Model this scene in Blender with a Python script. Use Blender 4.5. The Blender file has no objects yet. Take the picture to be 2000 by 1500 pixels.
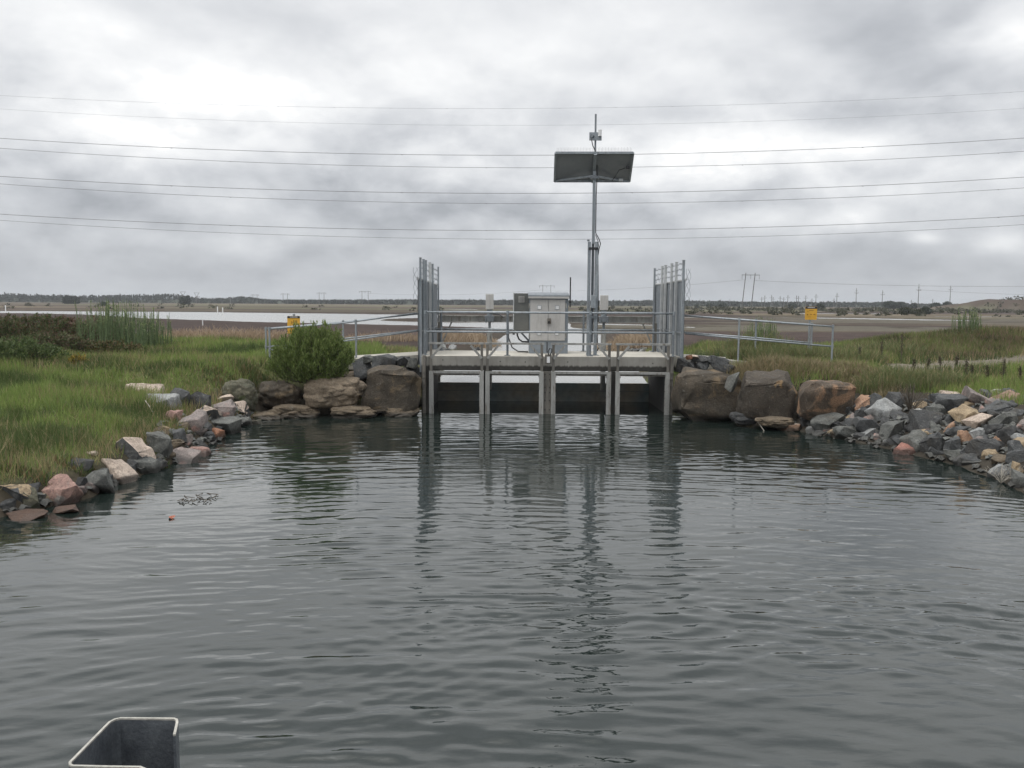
import bpy, bmesh, math, random
import numpy as np
from mathutils import Vector, Matrix, noise as mn

C = bpy.context.scene.collection
scene = bpy.context.scene
rng = np.random.default_rng(7)
random.seed(7)
R = math.radians

# ------------------------------------------------------------------ camera
F, CAMZ = 1660.0, 2.56
PITCH, ROLL = math.atan(159 / 1660.0), R(0.35)
cam = bpy.data.objects.new('camera', bpy.data.cameras.new('camera'))
C.objects.link(cam)
cam.data.sensor_width = 36.0
cam.data.lens = 36.0 * F / 2000.0
cam.data.clip_start = 0.1
cam.data.clip_end = 6000
rot = Matrix.Rotation(R(90) - PITCH, 4, 'X') @ Matrix.Rotation(ROLL, 4, 'Z')
cam.matrix_world = Matrix.Translation((0, 0, CAMZ)) @ rot
scene.camera = cam
M3 = np.array(rot.to_3x3())

# ------------------------------------------------------------------ world
w = bpy.data.worlds.new('World')
scene.world = w
w.use_nodes = True
nt = w.node_tree
for n in list(nt.nodes):
    nt.nodes.remove(n)


class E:
    """tiny expression wrapper for math nodes"""
    def __init__(s, tree, sock): s.t, s.s = tree, sock
    def _op(s, op, *o):
        n = s.t.nodes.new('ShaderNodeMath'); n.operation = op
        for i, v in enumerate((s,) + o):
            if isinstance(v, E): s.t.links.new(v.s, n.inputs[i])
            else: n.inputs[i].default_value = float(v)
        return E(s.t, n.outputs[0])
    def __add__(s, o): return s._op('ADD', o)
    __radd__ = __add__
    def __sub__(s, o): return s._op('SUBTRACT', o)
    def __mul__(s, o): return s._op('MULTIPLY', o)
    __rmul__ = __mul__
    def __truediv__(s, o): return s._op('DIVIDE', o)
    def f(s, op, *o): return s._op(op, *o)


def node(tree, kind, **kw):
    n = tree.nodes.new(kind)
    for k, v in kw.items():
        setattr(n, k, v)
    return n


def setin(tree, n, name, v):
    if isinstance(v, E): tree.links.new(v.s, n.inputs[name])
    elif hasattr(v, 'is_output'): tree.links.new(v, n.inputs[name])
    else: n.inputs[name].default_value = v


def ramp(tree, fac, stops):
    n = node(tree, 'ShaderNodeValToRGB')
    setin(tree, n, 0, fac)
    cr = n.color_ramp
    while len(cr.elements) < len(stops): cr.elements.new(0.5)
    for e, (p, c) in zip(cr.elements, stops):
        e.position = p
        e.color = (*c, 1) if len(c) == 3 else c
    return n.outputs[0]


def nz(tree, vec, scale, detail=4, rough=0.55, dist=0.0):
    n = node(tree, 'ShaderNodeTexNoise')
    if vec is not None: setin(tree, n, 'Vector', vec)
    n.inputs['Scale'].default_value = scale
    n.inputs['Detail'].default_value = detail
    n.inputs['Roughness'].default_value = rough
    n.inputs['Distortion'].default_value = dist
    return E(tree, n.outputs[0])


tc = node(nt, 'ShaderNodeTexCoord')
sx = node(nt, 'ShaderNodeSeparateXYZ')
nt.links.new(tc.outputs['Generated'], sx.inputs[0])
X, Y, Z = (E(nt, sx.outputs[i]) for i in range(3))
az = X.f('ARCTAN2', Y)
el = Z.f('ARCSINE')
zz = Z.f('ABSOLUTE') + 0.10
cb = node(nt, 'ShaderNodeCombineXYZ')
nt.links.new((X / zz).s, cb.inputs[0]); nt.links.new((Y / zz).s, cb.inputs[1]); nt.links.new((Z * 3.0).s, cb.inputs[2])
cv = cb.outputs[0]
cb2 = node(nt, 'ShaderNodeCombineXYZ')
nt.links.new((az * 1.0).s, cb2.inputs[0]); nt.links.new((el * 1.7).s, cb2.inputs[1]); cb2.inputs[2].default_value = 3.3
cv2 = cb2.outputs[0]
n1 = nz(nt, cv, 0.75, 7, 0.5, 0.1)
n2 = nz(nt, cv2, 5.5, 9, 0.52, 0.1)
n3 = nz(nt, cv2, 2.2, 3, 0.5, 0.4)
# vertical luminance profile of an overcast sky (bright towards the zenith)
prof = node(nt, 'ShaderNodeMapRange'); prof.interpolation_type = 'SMOOTHSTEP'
setin(nt, prof, 0, el)
for i, v in zip(range(1, 5), (0.0, 0.25, 0.53, 0.73)): prof.inputs[i].default_value = v
prof2 = node(nt, 'ShaderNodeMapRange'); prof2.interpolation_type = 'SMOOTHSTEP'
setin(nt, prof2, 0, el)
for i, v in zip(range(1, 5), (0.72, 1.40, 0.0, 2.3)): prof2.inputs[i].default_value = v
V = E(nt, prof.outputs[0]) + E(nt, prof2.outputs[0]) - ((el - 0.62) * (el - 0.62) * -26.0).f('EXPONENT') * 0.10 + ((el - 0.42) * (el - 0.42) * -60.0).f('EXPONENT') * 0.16


def blob(px, py, rx, ry, amp, warp=1.6):
    a0, e0 = math.atan((px - 1000) / 1660), math.atan((591 - py) / 1660)
    da = (az - a0 + (n2 - 0.5) * (warp * rx / 1660)) / (rx / 1660)
    de = (el - e0 + (n3 - 0.5) * (warp * ry / 1660) + (n2 - 0.5) * (warp * ry / 1660)) / (ry / 1660)
    q = da * da + de * de
    return (q * -1.0).f('EXPONENT') * amp


# puffy relief: difference of a noise with itself a little higher up reads as lit cloud tops and grey undersides
def cvec(de):
    c_ = node(nt, 'ShaderNodeCombineXYZ')
    nt.links.new((az * 1.0).s, c_.inputs[0]); nt.links.new(((el + de) * 1.75).s, c_.inputs[1]); c_.inputs[2].default_value = 7.7
    return c_.outputs[0]
ra, rb = nz(nt, cvec(0.0), 7.0, 9, 0.52, 0.12), nz(nt, cvec(0.018), 7.0, 9, 0.52, 0.12)
midband = ((el - 0.15) * (el - 0.15) * -90.0).f('EXPONENT')
patch_ = ((ra - 0.44) * 9.0).f('MAXIMUM', 0).f('MINIMUM', 1)
V = V + (n1 - 0.5) * 0.12 + (n2 - 0.5) * 0.26 + (ra - rb) * 1.1 * (midband * 0.75 + 0.25) - (patch_ - 0.5) * 0.07 * midband
for b in [(270, 215, 330, 75, .15), (560, 250, 220, 50, .25), (60, 110, 260, 60, .12), (960, 130, 200, 60, .07), (1300, 110, 260, 110, .07), (1540, 330, 300, 45, .30),
          (1240, 330, 200, 50, .12), (1970, 130, 60, 45, .25), (760, 360, 230, 90, -.11), (900, 420, 200, 30, -.08), (720, 260, 140, 60, -.10),
          (60, 235, 110, 40, -.22), (420, 95, 300, 55, -.13), (1830, 130, 240, 110, -.28), (1560, 50, 260, 80, -.12), (1000, 20, 400, 40, -.05), (1750, 260, 160, 30, -.10),
          (60, 400, 130, 30, -.10), (400, 545, 900, 26, -.05), (1780, 545, 420, 40, -.04), (1750, 500, 300, 40, -.05), (1800, 474, 26, 11, .26),
          (1960, 480, 40, 18, .20), (1640, 440, 90, 26, .16), (1440, 440, 120, 24, .10), (380, 480, 300, 22, .06), (1000, 480, 260, 24, .07), (480, 412, 40, 20, .10), (1150, 500, 200, 18, .05)]:
    V = V + blob(*b)
V = V.f('MAXIMUM', 0.40).f('MINIMUM', 1.6)
V = V + (V - 0.92).f('MAXIMUM', 0) * 1.0
tint = ramp(nt, V, [(0.30, (0.915, 0.965, 1.055)), (0.65, (0.965, 0.990, 1.030)), (0.95, (0.995, 1.0, 1.0))])
vm = node(nt, 'ShaderNodeVectorMath', operation='SCALE')
nt.links.new(tint, vm.inputs[0]); nt.links.new((V * 10.0).s, vm.inputs['Scale'])
sky = node(nt, 'ShaderNodeTexSky', sky_type='NISHITA')
sky.sun_disc = False
SUN_EL, SUN_AZ = R(56), R(-115)
sky.sun_elevation = SUN_EL
sky.sun_rotation = SUN_AZ
mx = node(nt, 'ShaderNodeMix', data_type='RGBA')
mx.inputs['Factor'].default_value = 0.97
nt.links.new(sky.outputs[0], mx.inputs['A']); nt.links.new(vm.outputs[0], mx.inputs['B'])
bg = node(nt, 'ShaderNodeBackground'); bg.inputs['Strength'].default_value = 0.1
nt.links.new(mx.outputs['Result'], bg.inputs[0])
wo = node(nt, 'ShaderNodeOutputWorld')
nt.links.new(bg.outputs[0], wo.inputs[0])

sun = bpy.data.objects.new('sun', bpy.data.lights.new('sun', 'SUN'))
C.objects.link(sun)
sun.data.energy = 1.5
sun.data.angle = R(25)
sun.data.color = (1, .97, .92)
sd_ = Vector((math.sin(SUN_AZ) * math.cos(SUN_EL), math.cos(SUN_AZ) * math.cos(SUN_EL), math.sin(SUN_EL)))
sun.rotation_euler = sd_.to_track_quat('Z', 'Y').to_euler()
sun.location = (0, 0, 60)

scene.view_settings.view_transform = 'Standard'
scene.view_settings.look = 'None'
scene.view_settings.exposure = 0.14
scene.view_settings.gamma = 1.0
scene.cycles.use_denoising = True
scene.cycles.max_bounces = 6
scene.cycles.diffuse_bounces = 3
scene.cycles.glossy_bounces = 3
scene.cycles.transparent_max_bounces = 4
scene.cycles.caustics_reflective = False
scene.cycles.caustics_refractive = False


# ------------------------------------------------------------------ measuring helpers (pixel of the 2000x1500 photograph -> point in the place)
def ray(px, py):
    return M3 @ np.array([(px - 1000) / F, -(py - 750) / F, -1.0])


def P(px, py, D):
    d = ray(px, py); t = D / d[1]
    return np.array([d[0] * t, D, CAMZ + d[2] * t])


def G(px, py, z=0.0):
    d = ray(px, py); t = (z - CAMZ) / d[2]
    return np.array([d[0] * t, d[1] * t, z])


# ------------------------------------------------------------------ materials
def mat(name, build):
    m = bpy.data.materials.new(name)
    m.use_nodes = True
    t = m.node_tree
    p = t.nodes['Principled BSDF']
    build(t, p)
    return m


def objco(t):
    return node(t, 'ShaderNodeTexCoord').outputs['Object']


def geoco(t):
    return node(t, 'ShaderNodeNewGeometry').outputs['Position']


def mixc(t, fac, a, b, mode='MIX'):
    n = node(t, 'ShaderNodeMix', data_type='RGBA', blend_type=mode)
    for k, v in (('Factor', fac), ('A', a), ('B', b)):
        if isinstance(v, E): t.links.new(v.s, n.inputs[k])
        elif hasattr(v, 'is_output'): t.links.new(v, n.inputs[k])
        elif isinstance(v, tuple): n.inputs[k].default_value = (*v, 1)
        else: n.inputs[k].default_value = v
    return n.outputs['Result']


def bump(t, p, h, strength=0.3, dist=0.02):
    b = node(t, 'ShaderNodeBump')
    b.inputs['Strength'].default_value = strength
    b.inputs['Distance'].default_value = dist
    setin(t, b, 'Height', h)
    t.links.new(b.outputs[0], p.inputs['Normal'])


def mottled(name, a, b, scale=3.0, rough=0.6, metal=0.0, bmp=0.2, streak=False, detail=6, rust=0):
    lo, hi = (.8, 1.12) if bmp > .06 else (.95, 1.04)
    def f(t, p):
        co = geoco(t)
        if streak:
            mp = node(t, 'ShaderNodeMapping'); mp.inputs['Scale'].default_value = (1, 1, .18)
            t.links.new(co, mp.inputs[0]); co = mp.outputs[0]
        n = nz(t, co, scale, detail, .62)
        c = ramp(t, n, [(.34, a), (.66, b)])
        n2 = nz(t, geoco(t), scale * 9, 3, .6)
        c2 = ramp(t, n2, [(.3, (lo,) * 3), (.7, (hi,) * 3)])
        t.links.new(mixc(t, 1.0, c, c2, 'MULTIPLY'), p.inputs['Base Color'])
        if rust:
            mp2 = node(t, 'ShaderNodeMapping'); mp2.inputs['Scale'].default_value = (7, 7, .9)
            t.links.new(geoco(t), mp2.inputs[0])
            rr = nz(t, mp2.outputs[0], 2.3, 6, .65)
            c3 = mixc(t, ((rr - .55) * 7.0).f('MAXIMUM', 0).f('MINIMUM', rust), mixc(t, 1.0, c, c2, 'MULTIPLY'), (.085, .055, .032))
            t.links.new(c3, p.inputs['Base Color'])
        p.inputs['Roughness'].default_value = rough
        p.inputs['Metallic'].default_value = metal
        bump(t, p, n2, bmp, .01)
    return mat(name, f)


M = {}
M['galv'] = mottled('galvanised_steel', (.23, .26, .285), (.34, .37, .395), 4, .5, .25, .1, True, rust=.25)
M['galv_dark'] = mottled('weathered_steel', (.15, .17, .19), (.23, .25, .27), 4, .55, .25, .1, True)
M['galv_light'] = mottled('bright_galvanised_rail', (.42, .44, .45), (.56, .57, .57), 6, .42, .2, .05)
M['frame'] = mottled('weathered_aluminium', (.25, .25, .24), (.40, .40, .38), 5, .55, .1, .15, True, rust=.6)
M['frame_dark'] = mottled('stained_steel', (.10, .095, .085), (.22, .205, .18), 7, .6, .1, .2, True, rust=.7)
M['cab'] = mottled('grey_painted_cabinet', (.43, .42, .405), (.49, .48, .465), 2, .5, 0, .03, rust=.12)
M['cab_blue'] = mottled('blue_grey_cabinet', (.20, .23, .26), (.26, .29, .32), 3, .5, .1, .03)
M['cab_dark'] = mottled('olive_grey_box', (.10, .105, .10), (.16, .16, .145), 2, .5, 0, .03)
M['black'] = mottled('black_rubber', (.012, .012, .014), (.03, .03, .034), 8, .45)
M['white'] = mottled('white_plastic', (.70, .70, .70), (.82, .82, .82), 5, .45)
M['panel_back'] = mottled('solar_panel_backsheet', (.21, .225, .24), (.26, .275, .29), 3, .5, 0, .02)
M['solar'] = mottled('solar_cells', (.01, .015, .04), (.02, .025, .06), 8, .15)
M['board'] = mottled('wet_stop_board', (.17, .22, .225), (.38, .31, .23), .9, .5, 0, .1, detail=2)  # teal and brown patches paint in reflections on the wet boards
M['line'] = mottled('board_joint', (.16, .16, .15), (.22, .22, .2), 6, .5)
M['sign'] = mottled('amber_sign_face', (.62, .33, .035), (.72, .40, .05), 3, .5, 0, .02)
M['signtext'] = mottled('sign_print', (.22, .10, .012), (.30, .14, .02), 6, .5, 0, 0)
M['wire'] = mottled('power_cable', (.19, .19, .20), (.25, .25, .26), 2, .5)
M['pole'] = mottled('weathered_timber_pole', (.10, .095, .09), (.17, .16, .15), 3, .8)
M['twig'] = mottled('dead_twig', (.05, .04, .03), (.12, .10, .075), 8, .9)
M['pale_stick'] = mottled('bleached_stick', (.30, .28, .24), (.42, .39, .34), 8, .9)
M['edge'] = mottled('lit_cut_edge', (.32, .31, .28), (.48, .46, .41), 12, .45, .1)  # pale tone paints the light caught along the cut rim
M['plate'] = mottled('dull_zinc_plate', (.085, .095, .11), (.16, .175, .19), 14, .45, .35, .15)
M['leafred'] = mottled('red_leaf', (.25, .07, .04), (.40, .14, .08), 20, .6)


def concrete(t, p):
    co = geoco(t)
    n = nz(t, co, 2.2, 8, .65)
    c = ramp(t, n, [(.3, (.27, .26, .235)), (.7, (.40, .385, .35))])
    mp = node(t, 'ShaderNodeMapping'); mp.inputs['Scale'].default_value = (9, 9, 1.2)
    t.links.new(co, mp.inputs[0])
    st = nz(t, mp.outputs[0], 1.5, 5, .6)
    s = node(t, 'ShaderNodeSeparateXYZ'); t.links.new(co, s.inputs[0])
    z = E(t, s.outputs[2])
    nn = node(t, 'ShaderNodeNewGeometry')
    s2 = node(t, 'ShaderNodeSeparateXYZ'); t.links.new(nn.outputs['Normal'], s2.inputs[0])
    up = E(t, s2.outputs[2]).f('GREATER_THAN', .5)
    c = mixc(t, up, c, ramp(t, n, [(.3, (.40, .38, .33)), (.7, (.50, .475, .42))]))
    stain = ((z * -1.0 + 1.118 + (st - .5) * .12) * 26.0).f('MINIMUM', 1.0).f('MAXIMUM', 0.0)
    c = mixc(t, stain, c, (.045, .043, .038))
    c = mixc(t, (st * 1.6 - .75).f('MAXIMUM', 0) * .6, c, (.15, .14, .12))
    t.links.new(c, p.inputs['Base Color'])
    p.inputs['Roughness'].default_value = .85
    bump(t, p, nz(t, co, 30, 5, .7), .3, .01)


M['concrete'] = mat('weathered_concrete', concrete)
M['path'] = mottled('pale_path_concrete', (.30, .285, .25), (.42, .40, .35), 4, .9, 0, .2)


def rockmat(name, a, b, fresh=None, face=None, scale=5.0, lichen=.35, cut=.56):
    """a,b: body colours; fresh: colour of big mineral patches"""
    def f(t, p):
        co = objco(t)
        n = nz(t, co, scale, 9, .68, .3)
        c = ramp(t, n, [(.32, a), (.68, b)])
        if fresh:
            q = nz(t, co, 2.3, 5, .6, .6)
            k = ((q - cut) * 14.0).f('MAXIMUM', 0).f('MINIMUM', 1)
            c = mixc(t, k, c, fresh)
        dt = nz(t, geoco(t), 3.1, 6, .7, .4)
        c = mixc(t, ((dt - .52) * 5.0).f('MAXIMUM', 0).f('MINIMUM', .75), c, mixc(t, .55, c, (.075, .062, .045)))
        li = nz(t, geoco(t), 17, 5, .7)
        c = mixc(t, ((li - .60) * 9.0).f('MAXIMUM', 0).f('MINIMUM', .6) * lichen * 1.6, c, (.30, .30, .27))
        sp = nz(t, co, 34, 5, .75)
        c = mixc(t, 1.0, c, ramp(t, sp, [(.3, (.50, .50, .50)), (.72, (1.42, 1.40, 1.36))]), 'MULTIPLY')
        s = node(t, 'ShaderNodeSeparateXYZ'); t.links.new(geoco(t), s.inputs[0])
        wet = ((E(t, s.outputs[2]) * -1.0 + .12 + (n - .5) * .1) * 16.0).f('MAXIMUM', 0).f('MINIMUM', 1)
        c = mixc(t, wet * .72, c, (.022, .020, .016))
        t.links.new(c, p.inputs['Base Color'])
        r = wet * -.45 + .85
        t.links.new(r.s, p.inputs['Roughness'])
        bump(t, p, n * 1.0 + dt * .8 + sp * .4, 1.0, .045)
    return mat(name, f)


RK = {
    'dark': rockmat('dark_basalt', (.028, .030, .032), (.078, .080, .082)),
    'slate': rockmat('slate_rock', (.042, .046, .049), (.108, .112, .116)),
    'grey': rockmat('grey_rock', (.070, .075, .073), (.165, .170, .160)),
    'pale': rockmat('pale_grey_rock', (.20, .21, .215), (.34, .35, .35)),
    'pink': rockmat('pink_rock', (.22, .13, .115), (.40, .26, .22), (.34, .32, .30)),
    'pinkgrey': rockmat('pink_grey_rock', (.17, .155, .15), (.30, .25, .235), (.38, .24, .21)),
    'cream': rockmat('cream_rock', (.36, .29, .24), (.56, .47, .40), (.45, .26, .20), cut=.62),
    'orange': rockmat('orange_rock', (.25, .145, .092), (.42, .275, .19), (.18, .17, .17)),
    'rust': rockmat('rust_rock', (.16, .07, .04), (.27, .13, .075)),
    'tan': rockmat('tan_sandstone', (.25, .19, .12), (.42, .33, .22)),
    'brown': rockmat('brown_sandstone', (.085, .068, .048), (.18, .14, .095), (.13, .10, .07)),
    'bigtan': rockmat('tan_boulder_stone', (.16, .125, .088), (.28, .225, .165), (.10, .078, .055), scale=2.2, cut=.6),
    'bigbrown': rockmat('brown_boulder_stone', (.040, .034, .026), (.098, .078, .056), (.16, .12, .075), scale=2.5, cut=.56),
    'bigdark': rockmat('dark_boulder_stone', (.036, .031, .025), (.090, .073, .056), (.24, .155, .075), scale=2.0, cut=.60),
    'bigrust': rockmat('rusty_boulder_stone', (.060, .047, .036), (.13, .096, .068), (.27, .165, .10), scale=2.4, cut=.50),
    'white': rockmat('white_stone', (.50, .50, .48), (.68, .67, .64)),
    'red': rockmat('red_rock', (.24, .105, .08), (.35, .175, .14), (.46, .34, .30), cut=.66),
    'moss': rockmat('mossy_rock', (.06, .065, .045), (.14, .13, .09), (.09, .11, .04)),
}


def vcol(t):
    n = node(t, 'ShaderNodeVertexColor'); n.layer_name = 'Col'
    return n.outputs[0]


def groundmat(t, p):
    co = geoco(t)
    a = nz(t, co, 1.3, 8, .65)
    b = nz(t, co, 14, 6, .7)
    c = mixc(t, 1.0, vcol(t), ramp(t, a, [(.25, (.62, .62, .60)), (.75, (1.35, 1.33, 1.3))]), 'MULTIPLY')
    c = mixc(t, 1.0, c, ramp(t, b, [(.25, (.6, .6, .6)), (.75, (1.35, 1.35, 1.35))]), 'MULTIPLY')
    t.links.new(c, p.inputs['Base Color'])
    p.inputs['Roughness'].default_value = .95
    p.inputs['Specular IOR Level'].default_value = .15
    bump(t, p, b, .5, .05)


M['ground'] = mat('marsh_ground', groundmat)


def leafmat(t, p):
    t.links.new(vcol(t), p.inputs['Base Color'])
    p.inputs['Roughness'].default_value = .6
    p.inputs['Specular IOR Level'].default_value = .25
    tr = node(t, 'ShaderNodeBsdfTranslucent')
    t.links.new(vcol(t), tr.inputs[0])
    m = node(t, 'ShaderNodeMixShader'); m.inputs[0].default_value = .3
    t.links.new(p.outputs[0], m.inputs[1]); t.links.new(tr.outputs[0], m.inputs[2])
    t.links.new(m.outputs[0], t.nodes['Material Output'].inputs[0])


M['leaf'] = mat('leaf_blades', leafmat)


def watermat(t, p):
    p.inputs['Base Color'].default_value = (.010, .0155, .0135, 1)
    p.inputs['Roughness'].default_value = .02
    p.inputs['IOR'].default_value = 1.72
    mp = node(t, 'ShaderNodeMapping'); mp.inputs['Scale'].default_value = (1, 2.2, 1)
    t.links.new(geoco(t), mp.inputs[0])
    bump(t, p, nz(t, mp.outputs[0], 6.0, 3, .5, .2), .10, .02)


M['water'] = mat('basin_water', watermat)


def lakemat(t, p):
    p.inputs['Base Color'].default_value = (.25, .25, .24, 1)
    p.inputs['Roughness'].default_value = .2
    p.inputs['IOR'].default_value = 1.5


M['lake'] = mat('marsh_water', lakemat)


# ------------------------------------------------------------------ object helpers
def tag(o, label=None, cat=None, group=None, kind=None):
    if label: o['label'] = label
    if cat: o['category'] = cat
    if group: o['group'] = group
    if kind: o['kind'] = kind
    return o


def thing(name, label, cat, loc, group=None):
    o = bpy.data.objects.new(name, None)
    C.objects.link(o)
    o.location = loc
    o.empty_display_size = .2
    bpy.context.view_layer.update()
    return tag(o, label, cat, group)


def wloc(o):
    v = Vector(o.location)
    return v + wloc(o.parent) if o.parent else v


class MB:
    def __init__(s): s.v, s.f, s.smooth = [], [], False
    def add(s, vs, fs):
        b = len(s.v)
        s.v += [tuple(map(float, q)) for q in vs]
        s.f += [tuple(b + i for i in f) for f in fs]
        return s
    def box(s, x0, x1, y0, y1, z0, z1):
        x0, x1 = sorted((x0, x1)); y0, y1 = sorted((y0, y1)); z0, z1 = sorted((z0, z1))
        return s.add([(x0, y0, z0), (x1, y0, z0), (x1, y1, z0), (x0, y1, z0), (x0, y0, z1), (x1, y0, z1), (x1, y1, z1), (x0, y1, z1)],
                     [(0, 3, 2, 1), (4, 5, 6, 7), (0, 1, 5, 4), (1, 2, 6, 5), (2, 3, 7, 6), (3, 0, 4, 7)])
    def tube(s, pts, r, n=8, cap=True):
        pts = [Vector(p) for p in pts]
        rs = r if isinstance(r, (list, tuple)) else [r] * len(pts)
        rings = []
        up = None
        for i, p in enumerate(pts):
            d = (pts[min(i + 1, len(pts) - 1)] - pts[max(i - 1, 0)]).normalized()
            if up is None:
                up = Vector((0, 0, 1)) if abs(d.z) < .9 else Vector((1, 0, 0))
            a = d.cross(up).normalized(); b = a.cross(d).normalized(); up = b
            rings.append([p + (a * math.cos(2 * math.pi * k / n) + b * math.sin(2 * math.pi * k / n)) * rs[i] for k in range(n)])
        vs = [q for g in rings for q in g]
        fs = [(i * n + k, i * n + (k + 1) % n, (i + 1) * n + (k + 1) % n, (i + 1) * n + k) for i in range(len(pts) - 1) for k in range(n)]
        if cap:
            fs += [tuple(reversed(range(n))), tuple((len(pts) - 1) * n + k for k in range(n))]
        return s.add(vs, fs)
    def bar(s, a, b, wx, wy=None):
        """square bar between two points"""
        a, b = Vector(a), Vector(b); wy = wy or wx
        d = (b - a).normalized()
        up = Vector((0, 0, 1)) if abs(d.z) < .9 else Vector((0, 1, 0))
        u = d.cross(up).normalized() * wx / 2; v = u.cross(d).normalized() * wy / 2
        vs = [p + q for p in (a, b) for q in (-u - v, u - v, u + v, -u + v)]
        return s.add(vs, [(0, 1, 2, 3), (7, 6, 5, 4), (0, 4, 5, 1), (1, 5, 6, 2), (2, 6, 7, 3), (3, 7, 4, 0)])
    def prism(s, poly, axis, lo, hi):
        def mk(a, b, c): return {'y': (a, c, b), 'x': (c, a, b), 'z': (a, b, c)}[axis]
        n = len(poly)
        return s.add([mk(a, b, lo) for a, b in poly] + [mk(a, b, hi) for a, b in poly],
                     [tuple(range(n)), tuple(reversed(range(n, 2 * n)))] + [(i, n + i, n + (i + 1) % n, (i + 1) % n) for i in range(n)])
    def build(s, name, m, parent=None, loc=None, smooth=False, bevel=0):
        if parent is not None: L = wloc(parent)
        elif loc is not None: L = Vector(loc)
        else: L = Vector((0, 0, 0))
        me = bpy.data.meshes.new(name)
        me.from_pydata([(a - L.x, b - L.y, c - L.z) for a, b, c in s.v], [], s.f)
        bm = bmesh.new(); bm.from_mesh(me)
        bmesh.ops.recalc_face_normals(bm, faces=bm.faces)
        bm.to_mesh(me); bm.free()
        me.materials.append(m)
        if smooth: me.shade_smooth()
        o = bpy.data.objects.new(name, me)
        C.objects.link(o)
        if parent is not None: o.parent = parent
        elif loc is not None: o.location = loc
        if bevel:
            b = o.modifiers.new('bevel', 'BEVEL'); b.width = bevel; b.segments = 2; b.limit_method = 'ANGLE'
        return o


def copy_tree(o, parent=None):
    c = o.copy(); C.objects.link(c)
    if parent is not None: c.parent = parent
    for ch in list(o.children): copy_tree(ch, c)
    return c


def npmesh(name, V, faces, m, cols=None, parent=None, loc=None, smooth=False):
    """V (n,3) world verts, faces (k,3|4) ints or list of arrays"""
    L = np.array(wloc(parent) if parent is not None else (loc if loc is not None else (0, 0, 0)), dtype=float)
    me = bpy.data.meshes.new(name)
    fl = faces if isinstance(faces, list) else [faces]
    me.vertices.add(len(V))
    me.vertices.foreach_set('co', (np.asarray(V) - L).astype(np.float32).ravel())
    loops = np.concatenate([f.ravel() for f in fl])
    tot = np.concatenate([np.full(len(f), f.shape[1]) for f in fl])
    st = np.concatenate([[0], np.cumsum(tot)[:-1]])
    me.loops.add(len(loops)); me.loops.foreach_set('vertex_index', loops.astype(np.int32))
    me.polygons.add(len(tot)); me.polygons.foreach_set('loop_start', st.astype(np.int32))
    me.update(calc_edges=True)
    if cols is not None:
        a = me.color_attributes.new('Col', 'FLOAT_COLOR', 'POINT')
        a.data.foreach_set('color', np.c_[np.clip(cols, 0, 1), np.ones(len(V))].astype(np.float32).ravel())
    me.materials.append(m)
    if smooth: me.shade_smooth()
    o = bpy.data.objects.new(name, me)
    C.objects.link(o)
    if parent is not None: o.parent = parent
    elif loc is not None: o.location = loc
    return o


# smooth value noise for arrays
_tab = rng.random((256, 256))
def vn(x, y):
    x = np.asarray(x, float); y = np.asarray(y, float)
    xi = np.floor(x).astype(int); yi = np.floor(y).astype(int)
    fx = x - xi; fy = y - yi
    fx = fx * fx * (3 - 2 * fx); fy = fy * fy * (3 - 2 * fy)
    g = lambda a, b: _tab[a % 256, b % 256]
    return (g(xi, yi) * (1 - fx) + g(xi + 1, yi) * fx) * (1 - fy) + (g(xi, yi + 1) * (1 - fx) + g(xi + 1, yi + 1) * fx) * fy
def fbm(x, y, o=4):
    s = 0; a = .5; t = 0
    for i in range(o):
        s = s + a * vn(x * 2 ** i + 17 * i, y * 2 ** i + 9 * i); t += a; a *= .5
    return s / t
def sstep(a, b, x):
    t = np.clip((x - a) / (b - a), 0, 1); return t * t * (3 - 2 * t)


def sdist(poly, X, Y):
    """signed distance to a polygon, negative inside"""
    X = np.asarray(X, float); Y = np.asarray(Y, float)
    best = np.full(X.shape, 1e9); ins = np.zeros(X.shape, bool)
    n = len(poly)
    for i in range(n):
        x0, y0 = poly[i]; x1, y1 = poly[(i + 1) % n]
        dx, dy = x1 - x0, y1 - y0
        t = np.clip(((X - x0) * dx + (Y - y0) * dy) / (dx * dx + dy * dy + 1e-12), 0, 1)
        best = np.minimum(best, np.hypot(X - x0 - t * dx, Y - y0 - t * dy))
        if y0 != y1:
            c = ((y0 > Y) != (y1 > Y)) & (X < (x1 - x0) * (Y - y0) / (y1 - y0) + x0)
            ins ^= c
    return np.where(ins, -best, best)


# ------------------------------------------------------------------ land and water
SL = P(822, 700, 19.5)[0]; SR = P(1318, 700, 19.5)[0]      # outer faces of the sluice
UC = .84
WL = .38                                                    # water level behind the sluice
gp = lambda l, z=0.0: [tuple(G(a, b, z)[:2]) for a, b in l]
basin = gp([(-250, 1120), (0, 1015), (150, 978), (245, 945), (330, 908), (395, 884), (430, 852), (490, 824), (560, 813), (640, 812), (760, 808), (820, 806)]) + \
    [(SL + .1, 19.6), (SL + .1, 22.15), (SR - .1, 22.15), (SR - .1, 19.6)] + \
    gp([(1322, 814), (1440, 824), (1500, 838), (1600, 853), (1700, 870), (1780, 893), (1860, 910), (1950, 948), (2000, 975), (2250, 1080)]) + \
    [(16, -12), (-16, -12)]
channel = [(SL + .15, 22.0), (-2.3, 30), (-1.7, 40), (-.8, 50), (-.3, 60), (3, 66), (6.3, 60), (5.6, 55), (5.0, 46), (4.9, 38), (4.3, 30), (SR - .15, 22.0)]
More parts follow.
